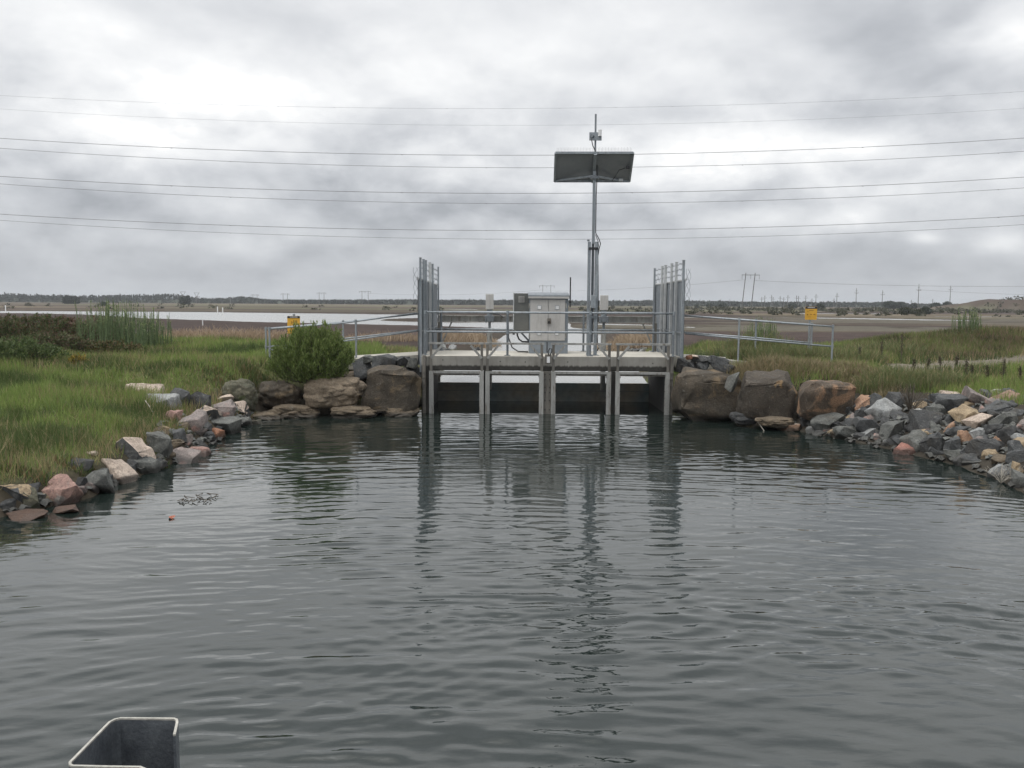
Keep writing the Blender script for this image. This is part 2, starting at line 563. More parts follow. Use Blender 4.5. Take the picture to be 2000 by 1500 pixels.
lakes = [gp(l, WL) for l in [
    [(-700, 604), (-300, 605), (0, 607.5), (350, 609), (600, 612), (830, 615), (1000, 617), (1140, 617), (1140, 622), (1000, 624), (900, 624), (830, 622), (728, 626),
     (830, 629), (900, 630), (1000, 629), (1110, 631), (1112, 640), (1175, 645), (1178, 650), (1080, 650), (1000, 647), (950, 643), (830, 639), (670, 636), (480, 631), (440, 629),
     (310, 625), (180, 616), (0, 613), (-300, 611), (-700, 608)],
    [(1120, 631), (1280, 634.5), (1350, 640), (1350, 642.5), (1280, 638), (1180, 637)],
    [(1140, 643), (1280, 645), (1345, 650), (1345, 652.5), (1280, 648), (1160, 647)],
    [(1335, 619), (1414, 620), (1414, 622.3), (1335, 621.5)],
    [(1505, 619), (1552, 620), (1552, 621.8), (1505, 621)],
    [(1560, 612), (1720, 612.5), (1720, 614.2), (1560, 613.8)],
    [(1580, 620), (1700, 622), (1905, 626), (1905, 629), (1700, 625.5), (1580, 623)],
    [(1755, 642), (1778, 642), (1778, 644.5), (1755, 644.5)],
    [(1800, 617.5), (1990, 619), (2100, 620), (2100, 621), (1900, 620.5), (1800, 619)],
    [(870, 603.5), (935, 604), (935, 605.5), (870, 605)],
    [(1340, 638), (1400, 640), (1400, 641), (1340, 640)],
]]
lakes.append(channel)


def H(X, Y, full=False):
    X = np.asarray(X, float); Y = np.asarray(Y, float)
    d = sdist(basin, X, Y)
    d = d + (fbm(X * 1.3, Y * 1.3, 3) - .5) * .25 * (d > -1.5) * (Y < 19)
    pl = np.interp(d, [-3, -1, 0, .3, 1, 2, 5, 9], [-1, -.6, -.02, .28, .52, .72, .98, 1.15])
    pr = np.interp(d, [-3, -1, 0, 1, 2, 3.5, 9], [-1, -.6, -.05, .42, .84, .98, 1.08])
    ps = np.interp(d, [-3, -1, 0, .25, .6, 1.2, 9], [-1, -.7, -.15, .35, .8, 1.05, 1.2])
    pr2 = np.interp(d, [-3, -1, 0, .7, 1.1, 1.9, 9], [-1, -.6, -.08, .10, .62, 1.0, 1.1])
    kk = sstep(6.5, 5.6, X) * sstep(15.2, 16.0, Y)
    z = np.where(X < 0, pl, pr * (1 - kk) + pr2 * kk)
    k = sstep(17.6, 18.8, Y)
    ps = np.interp(d, [-3, -1, 0, .55, .95, 1.5, 9], [-1, -.7, -.15, .10, .72, 1.05, 1.2])
    k = np.where(X > 0, np.maximum(k * (Y > 18.2), 0), k)
    z = z * (1 - k) + ps * k
    lev = 1.16 + (.56 - 1.16) * sstep(27.5, 35, Y + (fbm(X * .3, Y * .1, 2) - .5) * 5)
    z = np.minimum(z, lev)
    # approach ramps beside the deck
    q = np.exp(-((Y - 20.9) / 1.3) ** 2) * np.exp(-np.maximum(0, np.maximum(SL - X, X - SR)) / 2.6) * .14
    z = z + q * (d > .3)
    # low brushy rise at far left, grassed mound at far right
    z = z + .22 * np.exp(-((X + 15) / 4.5) ** 2 - ((Y - 24) / 4.5) ** 2)
    # mound: a long bank running away to the right
    t = (X - 10.6) / 4.6
    ridge = np.exp(-((Y - (27 + 1.2 * t)) / 4.2) ** 2) * sstep(-.25, 1.1, t)
    z = z + .50 * ridge
    z = z + (fbm(X * .9, Y * .9, 4) - .5) * .16 * sstep(.8, 2.5, d) * (Y < 40)
    z = z + (fbm(X * .05, Y * .05, 3) - .5) * .10 * sstep(40, 60, Y)
    dl = np.full(X.shape, 1e9)
    for pz in lakes:
        dl = np.minimum(dl, sdist(pz, X, Y))
    dl = dl + (fbm(X * .25, Y * .08, 4) - .5) * np.clip((Y - 30) * .03, 0, 3.0)
    far = np.clip(Y / 60, .4, 6)
    bank = np.interp(dl / far, [-2, 0, .25, 1.0, 4, 9], [.1, WL - .03, .49, .62, .8, 3.0])
    bank = np.where(Y < 22.1, 9, bank)
    z = np.minimum(z, bank)
    # far-right reddish embankment
    e = sstep(172, 200, X) * np.exp(-np.maximum(0, np.abs(Y - 330) - 40) / 14) * (2.9 + fbm(X * .035, Y * .05, 4) * 3.0 + (fbm(X * .22, Y * .22, 3) - .5) * .9)
    z = np.where(Y > 120, z + e, z)
    z = np.maximum(z, np.where(Y > 420, np.minimum(.6, z + .3), -5))
    if full: return z, d, dl
    return z


def Hs(x, y): return float(H(np.array([x]), np.array([y]))[0])


def hit(px, py):
    """where the sight line of a photo pixel meets the land (or the basin water)"""
    d = ray(px, py); D = np.arange(7.5, 45, .04)
    Xs = d[0] / d[1] * D; Zs = CAMZ + d[2] / d[1] * D
    hz = np.maximum(H(Xs, D), 0.0)
    k = np.argmax(Zs <= hz)
    return np.array([Xs[k], D[k], hz[k]])


def zone_colour(X, Y, z, d, dl):
    n1 = fbm(X * .6 + 5, Y * .6, 4); n2 = fbm(X * .12 + 9, Y * .12 + 3, 3)
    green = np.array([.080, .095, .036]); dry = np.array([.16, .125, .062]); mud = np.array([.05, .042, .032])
    maroon = np.array([.048, .034, .030]); tan = np.array([.145, .120, .084]); olive = np.array([.095, .092, .055]); gravel = np.array([.155, .138, .11])
    c = green[None] + (dry - green)[None] * (np.clip((n1 - .45) * 2.2, 0, .7))[:, None]
    mix = lambda c, col, k: c * (1 - k)[:, None] + (col if col.ndim == 2 else col[None]) * k[:, None]
    # shore mud, plus painted gap shade on the right bank
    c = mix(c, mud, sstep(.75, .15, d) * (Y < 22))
    c = mix(c, np.array([.045, .040, .033]), sstep(2.8, 2.2, d) * (X > 0) * (Y < 20.5))  # soil darkened so the gaps between stones read as shadow
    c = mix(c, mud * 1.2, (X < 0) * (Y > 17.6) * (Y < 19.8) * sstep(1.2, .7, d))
    # right side mound: darker green and brown
    c = mix(c, np.array([.055, .068, .030]), sstep(9, 12, X) * sstep(20.5, 22, Y) * (Y < 36) * .8)
    c = mix(c, np.array([.115, .075, .050]), sstep(14, 17, X) * sstep(.5, .62, n1) * (Y < 36) * .6)
    # gravel track at right
    tr = np.exp(-((Y - (17.4 + (X - 7.5) * .42 + 1.6)) / 1.15) ** 2) * sstep(7.6, 9.0, X)
    c = mix(c, gravel, np.clip(tr * 1.5, 0, 1) * sstep(.28, .42, n1 + .1))
    # marsh plain
    pl = sstep(33, 38, Y + (n2 - .5) * 6)
    st = fbm(X * .012 + 3, Y * .045, 4)
    m = mix(np.repeat(maroon[None], len(X), 0), tan * .75, sstep(.55, .66, st) * sstep(45, 60, Y))
    left = X < 0
    m = m * .9
    m = mix(m, maroon * (.8 + .5 * n1)[:, None], np.where(left, sstep(44, 50, Y) * sstep(92, 80, Y), sstep(40, 46, Y) * sstep(66, 60, Y)))
    m = mix(m, np.array([.20, .165, .125]), np.where(left, sstep(38, 42, Y) * sstep(50, 46, Y) * (X > -26) * (X < -8), 0) * .8)
    fl = sstep(150, 200, Y) * (X < 40) + sstep(105, 150, Y) * (X >= 40)
    m = mix(m, tan * .9, fl * sstep(.35, .55, fbm(X * .004, Y * .02 + 7, 4)))
    m = mix(m, olive, fl * sstep(.5, .62, fbm(X * .006 + 11, Y * .013 + 2, 3)))
    m = mix(m, maroon * 1.3, fl * sstep(.56, .62, fbm(X * .003 + 4, Y * .03 + 5, 3)) * .8)
    m = m * (.75 + .5 * fbm(X * .04, Y * .09, 4))[:, None]
    m = mix(m, np.array([.098, .090, .072]), (X > 0) * sstep(58, 66, Y) * sstep(150, 110, Y) * sstep(.42, .5, fbm(X * .02 + 1, Y * .07, 4)) * .9)
    c = mix(c, m, pl)
    c = mix(c, mud * 1.1, sstep(1.4, .2, dl / np.clip(Y / 60, .5, 6)) * (Y > 24) * .75)
    c = mix(c, np.array([.060, .042, .030]), (Y > 200) * (Y < 420) * sstep(1.6, 2.6, z))
    return c


def build_ground():
    ys = np.concatenate([np.arange(593.5, 597, .25), np.arange(597, 660, .5), np.arange(660, 1400, 1.6)])
    inv = (ys - 591) / (F * 2.05)
    D = 1 / inv
    D = D[D > 7.0]
    D = np.concatenate([[5000, 3000], D, np.linspace(6.9, -14, 40)])
    t = np.concatenate([np.linspace(-3.0, -.82, 40), np.linspace(-.80, .80, 560), np.linspace(.82, 3.0, 40)])
    TT, DD = np.meshgrid(t, D)
    XX = TT * np.maximum(DD, 7.0)
    X, Y = XX.ravel(), DD.ravel()
    z, d, dl = H(X, Y, True)
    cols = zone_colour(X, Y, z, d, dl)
    nr, nc = TT.shape
    i = np.arange(nr - 1)[:, None] * nc + np.arange(nc - 1)[None]
    i = i.ravel()
    f = np.c_[i, i + nc, i + nc + 1, i + 1]
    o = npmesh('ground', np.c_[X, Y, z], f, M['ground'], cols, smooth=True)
    tag(o, 'grassy banks and flat maroon and tan marshland running to the horizon', 'ground', kind='structure')


build_ground()


# basin water: ripples spreading from the photographer's side, real displaced surface
def build_water():
    ys = np.concatenate([np.arange(-12, 3.6, .25), np.arange(3.6, 9, .021), np.arange(9, 14, .027), np.arange(14, 22.13, .034)])
    xs = np.concatenate([np.arange(-16, -9.2, .3), np.arange(-9.2, 9.8, .038), np.arange(9.8, 16, .3)])
    XX, YY = np.meshgrid(xs, ys)
    X, Y = XX.ravel(), YY.ravel()
    z = np.zeros_like(X)
    r2 = np.random.default_rng(3)
    wx = (fbm(X * .35, Y * .35, 3) - .5) * 1.1
    wy = (fbm(X * .35 + 31, Y * .35 + 7, 3) - .5) * .45
    waves = []
    for i in range(60):
        lam = .105 * (.95 / .105) ** r2.random()
        cx, cy = r2.normal(.6, 2.2), -r2.uniform(0, 7)
        if i % 6 == 0: cx, cy = r2.normal(.8, 1.5), 21.5      # weak return ripples from the gates
        k = 2 * math.pi / lam
        slope = .0200 * (lam / .3) ** (-.1 if lam < .3 else -.6)
        if i % 6 == 0: slope *= .6
        r = np.hypot(X + wx * .6 - cx, Y + wy - cy)
        am = .06 + 5.6 * fbm(X * .30 + i * 3.7, Y * .62 + i * 1.3, 2) ** 3.2
        z += slope * 1.25 / k * (np.exp(1.5 * (np.sin(k * r + r2.uniform(0, 6.28)) - 1)) - .4) * am
    # a few long coherent rings that reach the far banks
    for lam, sl, ph, cx, cy in ((.52, .024, .4, .4, -1.5), (.40, .020, 2.1, 1.4, -.5), (.67, .018, 4.0, -.4, -2.5), (.31, .014, 1.0, .8, -1.0)):
        k = 2 * math.pi / lam
        r = np.hypot(X + wx * .35 - cx, Y + wy * .6 - cy)
        z += sl / k * (np.exp(1.3 * (np.sin(k * r + ph) - 1)) - .4) * sstep(8.5, 12.5, Y) * (.25 + 1.5 * fbm(X * .12 + ph * 9, Y * .5 + 3, 2))
    # fine, crossed ripples
    for i in range(34):
        lam = r2.uniform(.085, .30); k = 2 * math.pi / lam; a = r2.normal(math.pi / 2, .38)
        z += .0145 / k * np.sin(k * ((X + wx) * math.cos(a) + (Y + wy) * math.sin(a)) + r2.uniform(0, 6.28)) * (.1 + 4.0 * fbm(X * .5 + i * 5.1, Y * .9, 2) ** 3.2)
    d = -sdist(basin, X, Y)
    calm = .70 + .30 * sstep(.1, 1.6, d)
    calm = np.where((X > SL) & (X < SR), np.where(Y > 19.5, .12, np.maximum(calm, .62)), calm)
    gust = .42 + .85 * sstep(.35, .68, fbm(X * .22 + 2, Y * .30 + 6, 3))
    calm = calm * gust * (1 + .22 * sstep(9.5, 6, Y)) * (1 - .40 * sstep(6.5, 9.5, Y) * sstep(17, 14, Y))
    z = np.where(Y < 3.4, 0, z * calm)
    nr, nc = XX.shape
    i = (np.arange(nr - 1)[:, None] * nc + np.arange(nc - 1)[None]).ravel()
    o = npmesh('water', np.c_[X, Y, z], np.c_[i, i + 1, i + nc + 1, i + nc], M['water'], smooth=True)
    tag(o, 'dark rippled water of the basin in front of the sluice gate', 'water', kind='structure')


build_water()
mb = MB()
mb.add([(SL + .06, 22.18, WL), (SR - .06, 22.18, WL), (SR - .06, 22.6, WL), (SL + .06, 22.6, WL)], [(0, 1, 2, 3)])
mb.add([(-60, 22.6, WL), (60, 22.6, WL), (900, 420, WL), (-900, 420, WL)], [(0, 1, 2, 3)])
tag(mb.build('lake_water', M['lake']), 'pale still water of the channel and ponds behind the sluice gate', 'water', kind='structure')


# ------------------------------------------------------------------ sluice structure
D0 = 19.5
def ux(px, D=D0, py=700): return P(px, py, D)[0]
def zy(py, px=1071, D=D0): return P(px, py, D)[2]


DK = 1.325            # deck level
DB = 19.7; DE = 21.9  # deck front and back
root = thing('sluice_structure', 'weathered concrete box culvert deck carrying the sluice gates', 'culvert', (UC, 20.8, 0))
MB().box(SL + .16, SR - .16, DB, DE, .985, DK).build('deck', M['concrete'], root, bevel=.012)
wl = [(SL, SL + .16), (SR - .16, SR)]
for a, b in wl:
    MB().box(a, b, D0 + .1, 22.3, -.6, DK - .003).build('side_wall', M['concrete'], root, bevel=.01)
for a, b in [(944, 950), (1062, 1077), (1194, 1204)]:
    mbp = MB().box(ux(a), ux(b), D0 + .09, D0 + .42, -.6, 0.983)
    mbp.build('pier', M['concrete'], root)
# stained steel face with bolts on the middle pier
face = MB().box(ux(1061), ux(1078), D0 + .02, D0 + .088, -.4, .985).build('pier_cladding', M['frame_dark'], root)
for z in (.10, .32, .50, .62, .80, .92):
    for x in (ux(1065), ux(1074)):
        MB().tube([(x, D0 - .005, z), (x, D0 + .02, z)], .014, 6).build('bolt', M['black'], root)
# formwork tie holes
for px, py in ((865, 703), (977, 706), (1026, 707), (1109, 707), (1275, 710)):
    q = P(px, py, DB)
    MB().tube([(q[0], DB - .004, q[2]), (q[0], DB + .02, q[2])], .014, 8).build('tie_hole', M['black'], root)

bays = [(838, 945, 'first'), (948, 1062, 'second'), (1077, 1194, 'third'), (1203, 1309, 'fourth')]
glabel = {'first': 'gate frame at the left end of the sluice beside the wide brown boulder',
          'second': 'gate frame under the left half of the grey cabinet',
          'third': 'gate frame under the solar mast, right of the middle pier',
          'fourth': 'gate frame at the right end of the sluice'}
for a, b, nm in bays:
    x0, x1 = ux(a), ux(b)
    g = thing('sluice_gate', glabel[nm], 'sluice gate', ((x0 + x1) / 2, D0, 0), 'steel gate frames across the sluice')
    zl, zh = .985, 1.60
    for x, s in ((x0, 1), (x1, -1)):
        p = MB()
        p.box(x, x + s * .10, D0 - .03, D0 + .0, -.5, zl)
        p.box(x, x + s * .012, D0 + .001, D0 + .085, -.5, zl)
        p.box(x + s * .088, x + s * .10, D0 + .001, D0 + .085, -.5, zl)
        po = p.build('post', M['frame'], g)
        MB().box(x - s * .004 + s * .02, x + s * .075, D0 - .02, D0 + .03, zl + .002, zh - .001).build('upright', M['frame_dark'], g)
        for z in (.06, .22, .38, .54, .70, .86):
            MB().tube([(x + s * .112, D0 + .02, z), (x + s * .112, D0 + .05, z)], .012, 6).build('bolt', M['black'], g)
        xb = x + s * .30; x2 = x + s * .045
        MB().bar((xb, D0 - .035, zh - .02), (x2, D0 - .035, zh - .32), .028, .05).build('brace', M['frame'], g)
    MB().box(x0 + .10, x1 - .10, D0 - .012, D0 + .05, .93, .984).build('lintel', M['frame'], g)
    MB().box(x0 + .10, x1 - .10, D0 + .02, D0 + .07, .885, .929).build('seal_strip', M['frame_dark'], g)
    MB().box(x0 - .01, x1 + .01, D0 - .03, D0 + .035, zh, zh + .045).build('header', M['frame'], g)

YB = 22.08
pan = MB().box(SL + .163, SR - .163, YB, YB + .09, -.55, zy(748, 1071, YB))
pan = tag(pan.build('stop_boards', M['board'], loc=((SL + SR) / 2, YB, 0)), 'dark wet stop boards holding back the channel under the rear of the deck', 'stop boards')
z = zy(763.5, 1071, YB)
MB().box(SL + .163, SR - .163, YB - .009, YB - .001, z - .007, z + .007).build('board_joint', M['line'], pan)

# end guide channels beyond the outer frames
for a, b, lb in ((825, 831, 'stained steel guide channel at the left end of the sluice'), (1309.5, 1316, 'stained steel guide channel at the right end of the sluice')):
    o = MB().box(ux(a), ux(b), D0 + .0, D0 + .098, -.5, DK + .02)
    for z in (.08, .2, .36, .5, .66, .82, .95):
        o.box(ux(a) + .005, ux(b) - .01, D0 - .018, D0 - .0005, z, z + .03)
    tag(o.build('guide_channel', M['frame_dark'], loc=(ux(a), D0, 0)), lb, 'guide channel')

# padlock tag hanging on the middle pier
q = P(1071, 700, D0 - .06)
t = thing('tag_plate', 'white tag with a black cable loop hanging on the middle pier', 'tag', (q[0], D0 - .07, q[2] - .1))
MB().box(q[0] - .075, q[0] + .075, D0 - .07, D0 - .03, q[2] - .13, q[2] + .09).build('holder', M['frame_dark'], t)
MB().box(q[0] - .035, q[0] + .035, D0 - .085, D0 - .071, q[2] - .10, q[2] + .04).build('plate', M['white'], t)
MB().tube([(q[0] + .01, D0 - .08, q[2] + .07), (q[0] - .01, D0 - .08, q[2] + .15), (q[0] + .03, D0 - .08, q[2] + .235), (q[0] + .075, D0 - .08, q[2] + .22),
           (q[0] + .075, D0 - .08, q[2] + .15), (q[0] + .04, D0 - .08, q[2] + .09)], .013, 6).build('cable_loop', M['black'], t)


# handrails
def railing(name, label, cat, posts, rails, base_loc, group=None, r=.024, pm='galv', rm='galv_light', feet=False):
    t = thing(name, label, cat, base_loc, group)
    for x, y, z0, z1 in posts:
        MB().tube([(x, y, z0), (x, y, z1)], r * 1.15, 8).build('post', M[pm], t)
        if feet:
            MB().box(x - .07, x + .07, y - .05, y + .05, z0, z0 + .015).build('foot_plate', M[pm], t)
    for pts in rails:
        MB().tube(pts, r, 8).build('rail', M[rm], t, smooth=True)
    for x, y, z0, z1 in posts:
        for pts in rails:
            for (p, q) in zip(pts[:-1], pts[1:]):
                lo, hi = sorted((p[0], q[0]))
                if lo - .05 <= x <= hi + .05:
                    k = (x - p[0]) / (q[0] - p[0]) if q[0] != p[0] else 0
                    zz_ = p[2] + (q[2] - p[2]) * k
                    MB().tube([(x, y, zz_ - .045), (x, y, zz_ + .045)], r * 1.5, 8).build('clamp', M[rm], t)
                    break
    return t


fy = DB + .12
def zr(py, px): return P(px, py, fy)[2]
x0, x1 = ux(829, fy), ux(1316, fy)
zt, zm = zr(611, 1071), zr(649, 1071)
railing('handrail', 'galvanised two-rail handrail along the front edge of the concrete deck', 'handrail',
        [(x, fy, DK, zt + .01) for x in (ux(831, fy), ux(991, fy), ux(1152, fy), ux(1314, fy))],
        [[(x0, fy, zt), (x1, fy, zt)], [(x0, fy, zm), (x1, fy, zm)]], (UC, fy, DK), 'galvanised handrails', feet=True, pm='galv_dark', rm='galv')
by = DE - .15
railing('handrail', 'galvanised handrail along the rear edge of the deck behind the cabinet', 'handrail',
        [(x, by, DK, zt + .01) for x in (ux(862, by), ux(1139, by), ux(1275, by))],
        [[(ux(862, by), by, zt - .01), (ux(1278, by), by, zt - .01)], [(ux(850, by), by, zm), (ux(1278, by), by, zm)]], (UC, by, DK), 'galvanised handrails', feet=True, pm='galv_dark', rm='galv')


# sloping side handrails
def slope_rail(label, px_posts, top, low, D_a, D_b, pa, pb, z_sink=.95):
    def Dof(px): return D_a + (D_b - D_a) * (px - pa) / (pb - pa)
    pt = lambda l: [tuple(P(a, b, Dof(a))) for a, b in l]
    T = pt(top); Lw = pt(low)
    posts = []
    for px in px_posts:
        py = np.interp(px, [q[0] for q in sorted(top)], [q[1] for q in sorted(top)])
        q = P(px, py, Dof(px))
        posts.append((q[0], q[1], Hs(q[0], q[1]) - .1, q[2] + .01))
    b = posts[-1]
    return railing('handrail', label, 'handrail', posts, [T, Lw], (b[0], b[1], b[2]), 'galvanised handrails', r=.02, rm='galv')


slope_rail('sloping galvanised handrail right of the sluice, nearer the water', [1444, 1627], [(1338, 616.5), (1444, 624.5), (1628, 638)], [(1338, 651.5), (1444, 661), (1628, 677)], 20.6, 19.9, 1338, 1628)
slope_rail('sloping galvanised handrail right of the sluice, farther from the water', [1477, 1586], [(1335, 616), (1586, 634)], [(1335, 649), (1477, 660), (1586, 670)], 21.9, 21.2, 1338, 1628)
slope_rail('sloping galvanised handrail left of the sluice, nearer the bush', [695, 526], [(814, 611.5), (670, 631), (526, 642.5)], [(814, 646.5), (676, 665.5), (526, 684)], 20.9, 20.2, 814, 520)
slope_rail('sloping galvanised handrail left of the sluice, farther behind the bush', [670, 519], [(816, 613), (670, 629), (519, 642)], [(816, 645), (676, 661), (519, 678)], 22.2, 21.6, 814, 520)

# pale path edge beside each end of the deck
for s, lb in ((-1, 'left'), (1, 'right')):
    m_ = MB()
    xa = SL - .02 if s < 0 else SR + .02
    xb = xa + s * 2.9
    za, zb = DK - .01, 1.12
    m_.add([(xa, 20.2, za), (xa, 21.8, za), (xb, 21.8, zb), (xb, 20.2, zb), (xa, 20.2, za - .25), (xa, 21.8, za - .25), (xb, 21.8, zb - .25), (xb, 20.2, zb - .25)],
           [(0, 3, 2, 1), (4, 5, 6, 7), (0, 1, 5, 4), (1, 2, 6, 5), (2, 3, 7, 6), (3, 0, 4, 7)])
    tag(m_.build('path', M['path'], loc=(xa, 21, 1)), 'pale concrete approach path %s of the sluice deck' % lb, 'path', kind='structure')


# side screens of sheet steel
def screen(label, X0, dirx, Y0, Y1, top0, top1, pz0, pz1, posts):
    t = thing('security_screen', label, 'screen fence', (X0, Y0, DK), 'steel sheet screens at the ends of the sluice')
    f = lambda y: (y - Y0) / (Y1 - Y0)
    n = 64
    pts = []
    for i in range(n + 1):
        y = Y0 + (Y1 - Y0) * i / n
        off = .018 * (1 if (i // 2) % 2 else -1)
        pts.append((X0 + off, y))
    m_ = MB()
    zb = DK - .22
    for (xa, ya), (xb, yb) in zip(pts[:-1], pts[1:]):
        z0, z1 = pz0 + (pz1 - pz0) * f(ya), pz0 + (pz1 - pz0) * f(yb)
        m_.add([(xa, ya, zb), (xb, yb, zb), (xb, yb, z1), (xa, ya, z0), (xa + .004, ya, zb), (xb + .004, yb, zb), (xb + .004, yb, z1), (xa + .004, ya, z0)],
               [(0, 1, 2, 3), (4, 7, 6, 5), (3, 2, 6, 7)])
    m_.build('sheet', M['galv_dark'], t)
    for y, wdt, side in posts:
        zt_ = top0 + (top1 - top0) * f(y)
        xx = X0 + (.026 + wdt / 2) * dirx
        MB().box(xx - wdt / 2, xx + wdt / 2, y - .03, y + .03, DK - .4, zt_).box(xx - wdt / 2 - .006, xx + wdt / 2 + .006, y - .036, y + .036, zt_ + .001, zt_ + .012).build('post', M['galv_light' if wdt > .055 else 'galv'], t)
    zc0, zc1 = pz0 + .02, pz1 + .02
    MB().tube([(X0, Y0 - .08, zc0), (X0, Y1 + .12, zc1)], .03, 8).build('top_rail', M['galv_light'], t)
    MB().bar((X0 + dirx * .04, Y0, DK + .55), (X0 + dirx * .04, Y1, DK + .55), .03).build('mid_rail', M['galv_dark'], t)
    for k, h in enumerate((.14, .27, .40)):
        w_ = MB()
        L = [(X0 + dirx * .05, Y0 + (Y1 - Y0) * i / 24, pz0 + (pz1 - pz0) * i / 24 + h + .012 * math.sin(i * 2.2 + k)) for i in range(25)]
        w_.tube(L, .006, 4)
        for i in range(1, 24, 1):
            x_, y_, z_ = L[i]
            w_.bar((x_ - .02, y_, z_ - .02), (x_ + .02, y_, z_ + .02), .005)
            w_.bar((x_ + .02, y_, z_ - .02), (x_ - .02, y_, z_ + .02), .005)
        w_.build('barbed_wire', M['galv_dark'], t)
    for yy, zc in ((Y0 - .05, zc0), (Y1 + .1, zc1)):
        for k in range(3):
            pts_ = [(X0 + .06 * math.sin(j * .9 + k * 2) - dirx * .05, yy + .05 * math.cos(j * 1.1 + k), zc + .25 - .09 * j) for j in range(9)]
            MB().tube(pts_, .004, 4).build('loose_wire', M['galv_dark'], t)
    return t


D_l = 19.9
XL = P(817, 545, D_l)[0]; XR = P(1339, 545, D_l)[0]
screen('left steel sheet screen with barbed wire beside the sluice deck', XL, 1, D_l, 24.7, P(816, 504, D_l)[2], P(852, 522, 24.7)[2], P(816, 545, D_l)[2], P(857, 557, 24.7)[2],
       [(D_l, .05, 0), (20.6, .05, 0), (21.1, .055, 0), (22.1, .065, 0), (22.9, .055, 0), (24.7, .045, 0)])
screen('right steel sheet screen with barbed wire beside the sluice deck', XR, -1, D_l, 24.0, P(1340, 509, D_l)[2], P(1283, 525, 24.0)[2], P(1342, 548, D_l)[2], P(1280, 557, 24.0)[2],
       [(D_l, .055, 0), (20.75, .06, 0), (21.35, .06, 0), (22.2, .065, 0), (22.7, .06, 0), (23.95, .05, 0)])
for xx, s, lb in ((XL, 1, 'left'), (XR, -1, 'right')):
    pass

# rear support beam and its end posts
by2 = DE + .45
t = thing('support_beam', 'long grey steel beam running behind the cabinet between the two screens', 'beam', (UC, by2, DK))
MB().box(ux(857, by2), ux(1280, by2), by2, by2 + .03, zy(630, 1071, by2), zy(617, 1071, by2)).box(ux(857, by2), ux(1280, by2), by2 - .06, by2 - .001, zy(618.5, 1071, by2), zy(617, 1071, by2)) \
    .box(ux(857, by2), ux(1280, by2), by2 - .06, by2 - .001, zy(630, 1071, by2), zy(628.5, 1071, by2)).build('beam', M['frame'], t)
for a, b, s in ((855, 860, 1), (1276, 1281, -1)):
    MB().box(ux(a, by2), ux(b, by2), by2 - .05, by2 + .05 + .0, -.3, zy(630, 1071, by2) - .002).build('end_post', M['frame_dark'], t)
    xa = ux(882 if s > 0 else 1254, by2); xb = ux(861 if s > 0 else 1275, by2)
    MB().bar((xa, by2 + .06, zy(630, 1071, by2)), (xb, by2 + .06, zy(676, 1071, by2)), .035).build('brace', M['frame'], t)
for px, py0, lb in ((956, 575, 'grey gate actuator column with a box on top, left of the cabinet'), (1178, 576, 'grey gate actuator column with a box on top, right of the solar mast')):
    yb = DE + .2
    X_ = ux(px, yb); z = lambda py: zy(py, 1071, yb)
    t = thing('gate_actuator', lb, 'actuator', (X_, yb, DK - .3), 'gate actuator columns')
    MB().box(X_ - .10, X_ + .10, yb - .1, yb + .1, z(605), z(py0)).build('hood', M['cab'], t, bevel=.01)
    MB().tube([(X_, yb, z(617)), (X_, yb, z(605.2))], .075, 14).build('housing', M['galv'], t)
    MB().box(X_ - .12, X_ + .12, yb - .09, yb + .09, z(629), z(617.2)).build('bracket', M['galv_dark'], t, bevel=.008)
    MB().tube([(X_, yb, z(651)), (X_, yb, z(629.2))], .035, 10).build('stem', M['galv_dark'], t)
    MB().tube([(X_, yb, .3), (X_, yb, z(651.2))], .07, 14).build('column', M['frame'], t, smooth=False)
    for sx_ in (-.09, .09):
        MB().tube([(X_ + sx_, yb - .11, z(631)), (X_ + sx_, yb - .11, z(622))], .015, 6).build('bolt', M['galv_dark'], t)

# control cabinet
yc = DB + 1.05
z = lambda py: P(1071, py, yc)[2]
xl, xr = ux(1032, yc, 630), ux(1109.5, yc, 630)
t = thing('control_cabinet', 'large grey two-door control cabinet standing on the deck', 'cabinet', ((xl + xr) / 2, yc, DK))
MB().box(xl + .02, xr, yc, yc + .55, DK, z(578)).build('body', M['cab_blue'], t, bevel=.006)
MB().prism([(yc - .07, z(583)), (yc - .07, z(577)), (yc - .03, z(573.5)), (yc + .6, z(570.5)), (yc + .6, z(583))], 'x', xl - .01, xr + .02).build('roof', M['galv_dark'], t)
rf = MB().box(xl - .005, xr + .015, yc - .078, yc - .0705, z(583), z(579)).build('roof_trim', M['cab'], t)
xd0, xd1, xm = ux(1035.5, yc, 630), ux(1103.5, yc, 630), ux(1070.5, yc, 630)
for i, (a, b) in enumerate(((xd0, xm - .004), (xm + .004, xd1))):
    dr = MB().box(a, b, yc - .035, yc - .001, z(665), z(585)).build('door', M['cab'], t, bevel=.006)
    px = (1052.5, 1087)[i]
    for py in (600.5, 650.5):
        X_ = ux(px, yc)
        MB().box(X_ - .05, X_ + .05, yc - .041, yc - .0355, z(py) - .05, z(py) + .05).build('sticker_border', M['cab_blue'], dr)
        MB().box(X_ - .04, X_ + .04, yc - .047, yc - .0415, z(py) - .04, z(py) + .04).build('sticker', M['white'], dr)
    for py in (597, 655):
        hx = (xd0 - .022, xd1 + .022)[i]
        MB().tube([(hx, yc - .02, z(py) - .06), (hx, yc - .02, z(py) + .06)], .016, 8).build('hinge', M['frame'], dr)
MB().box(ux(1068, yc), ux(1075, yc), yc - .10, yc - .036, z(632), z(621.5)).build('lock_box', M['frame_dark'], t, bevel=.008)
MB().box(ux(1069, yc), ux(1073, yc), yc - .125, yc - .1005, z(631), z(627)).build('padlock', M['black'], t)
MB().box(ux(1067.4, yc), ux(1069, yc), yc - .012, yc - .002, z(688), z(668)).build('conduit_slot', M['black'], t)
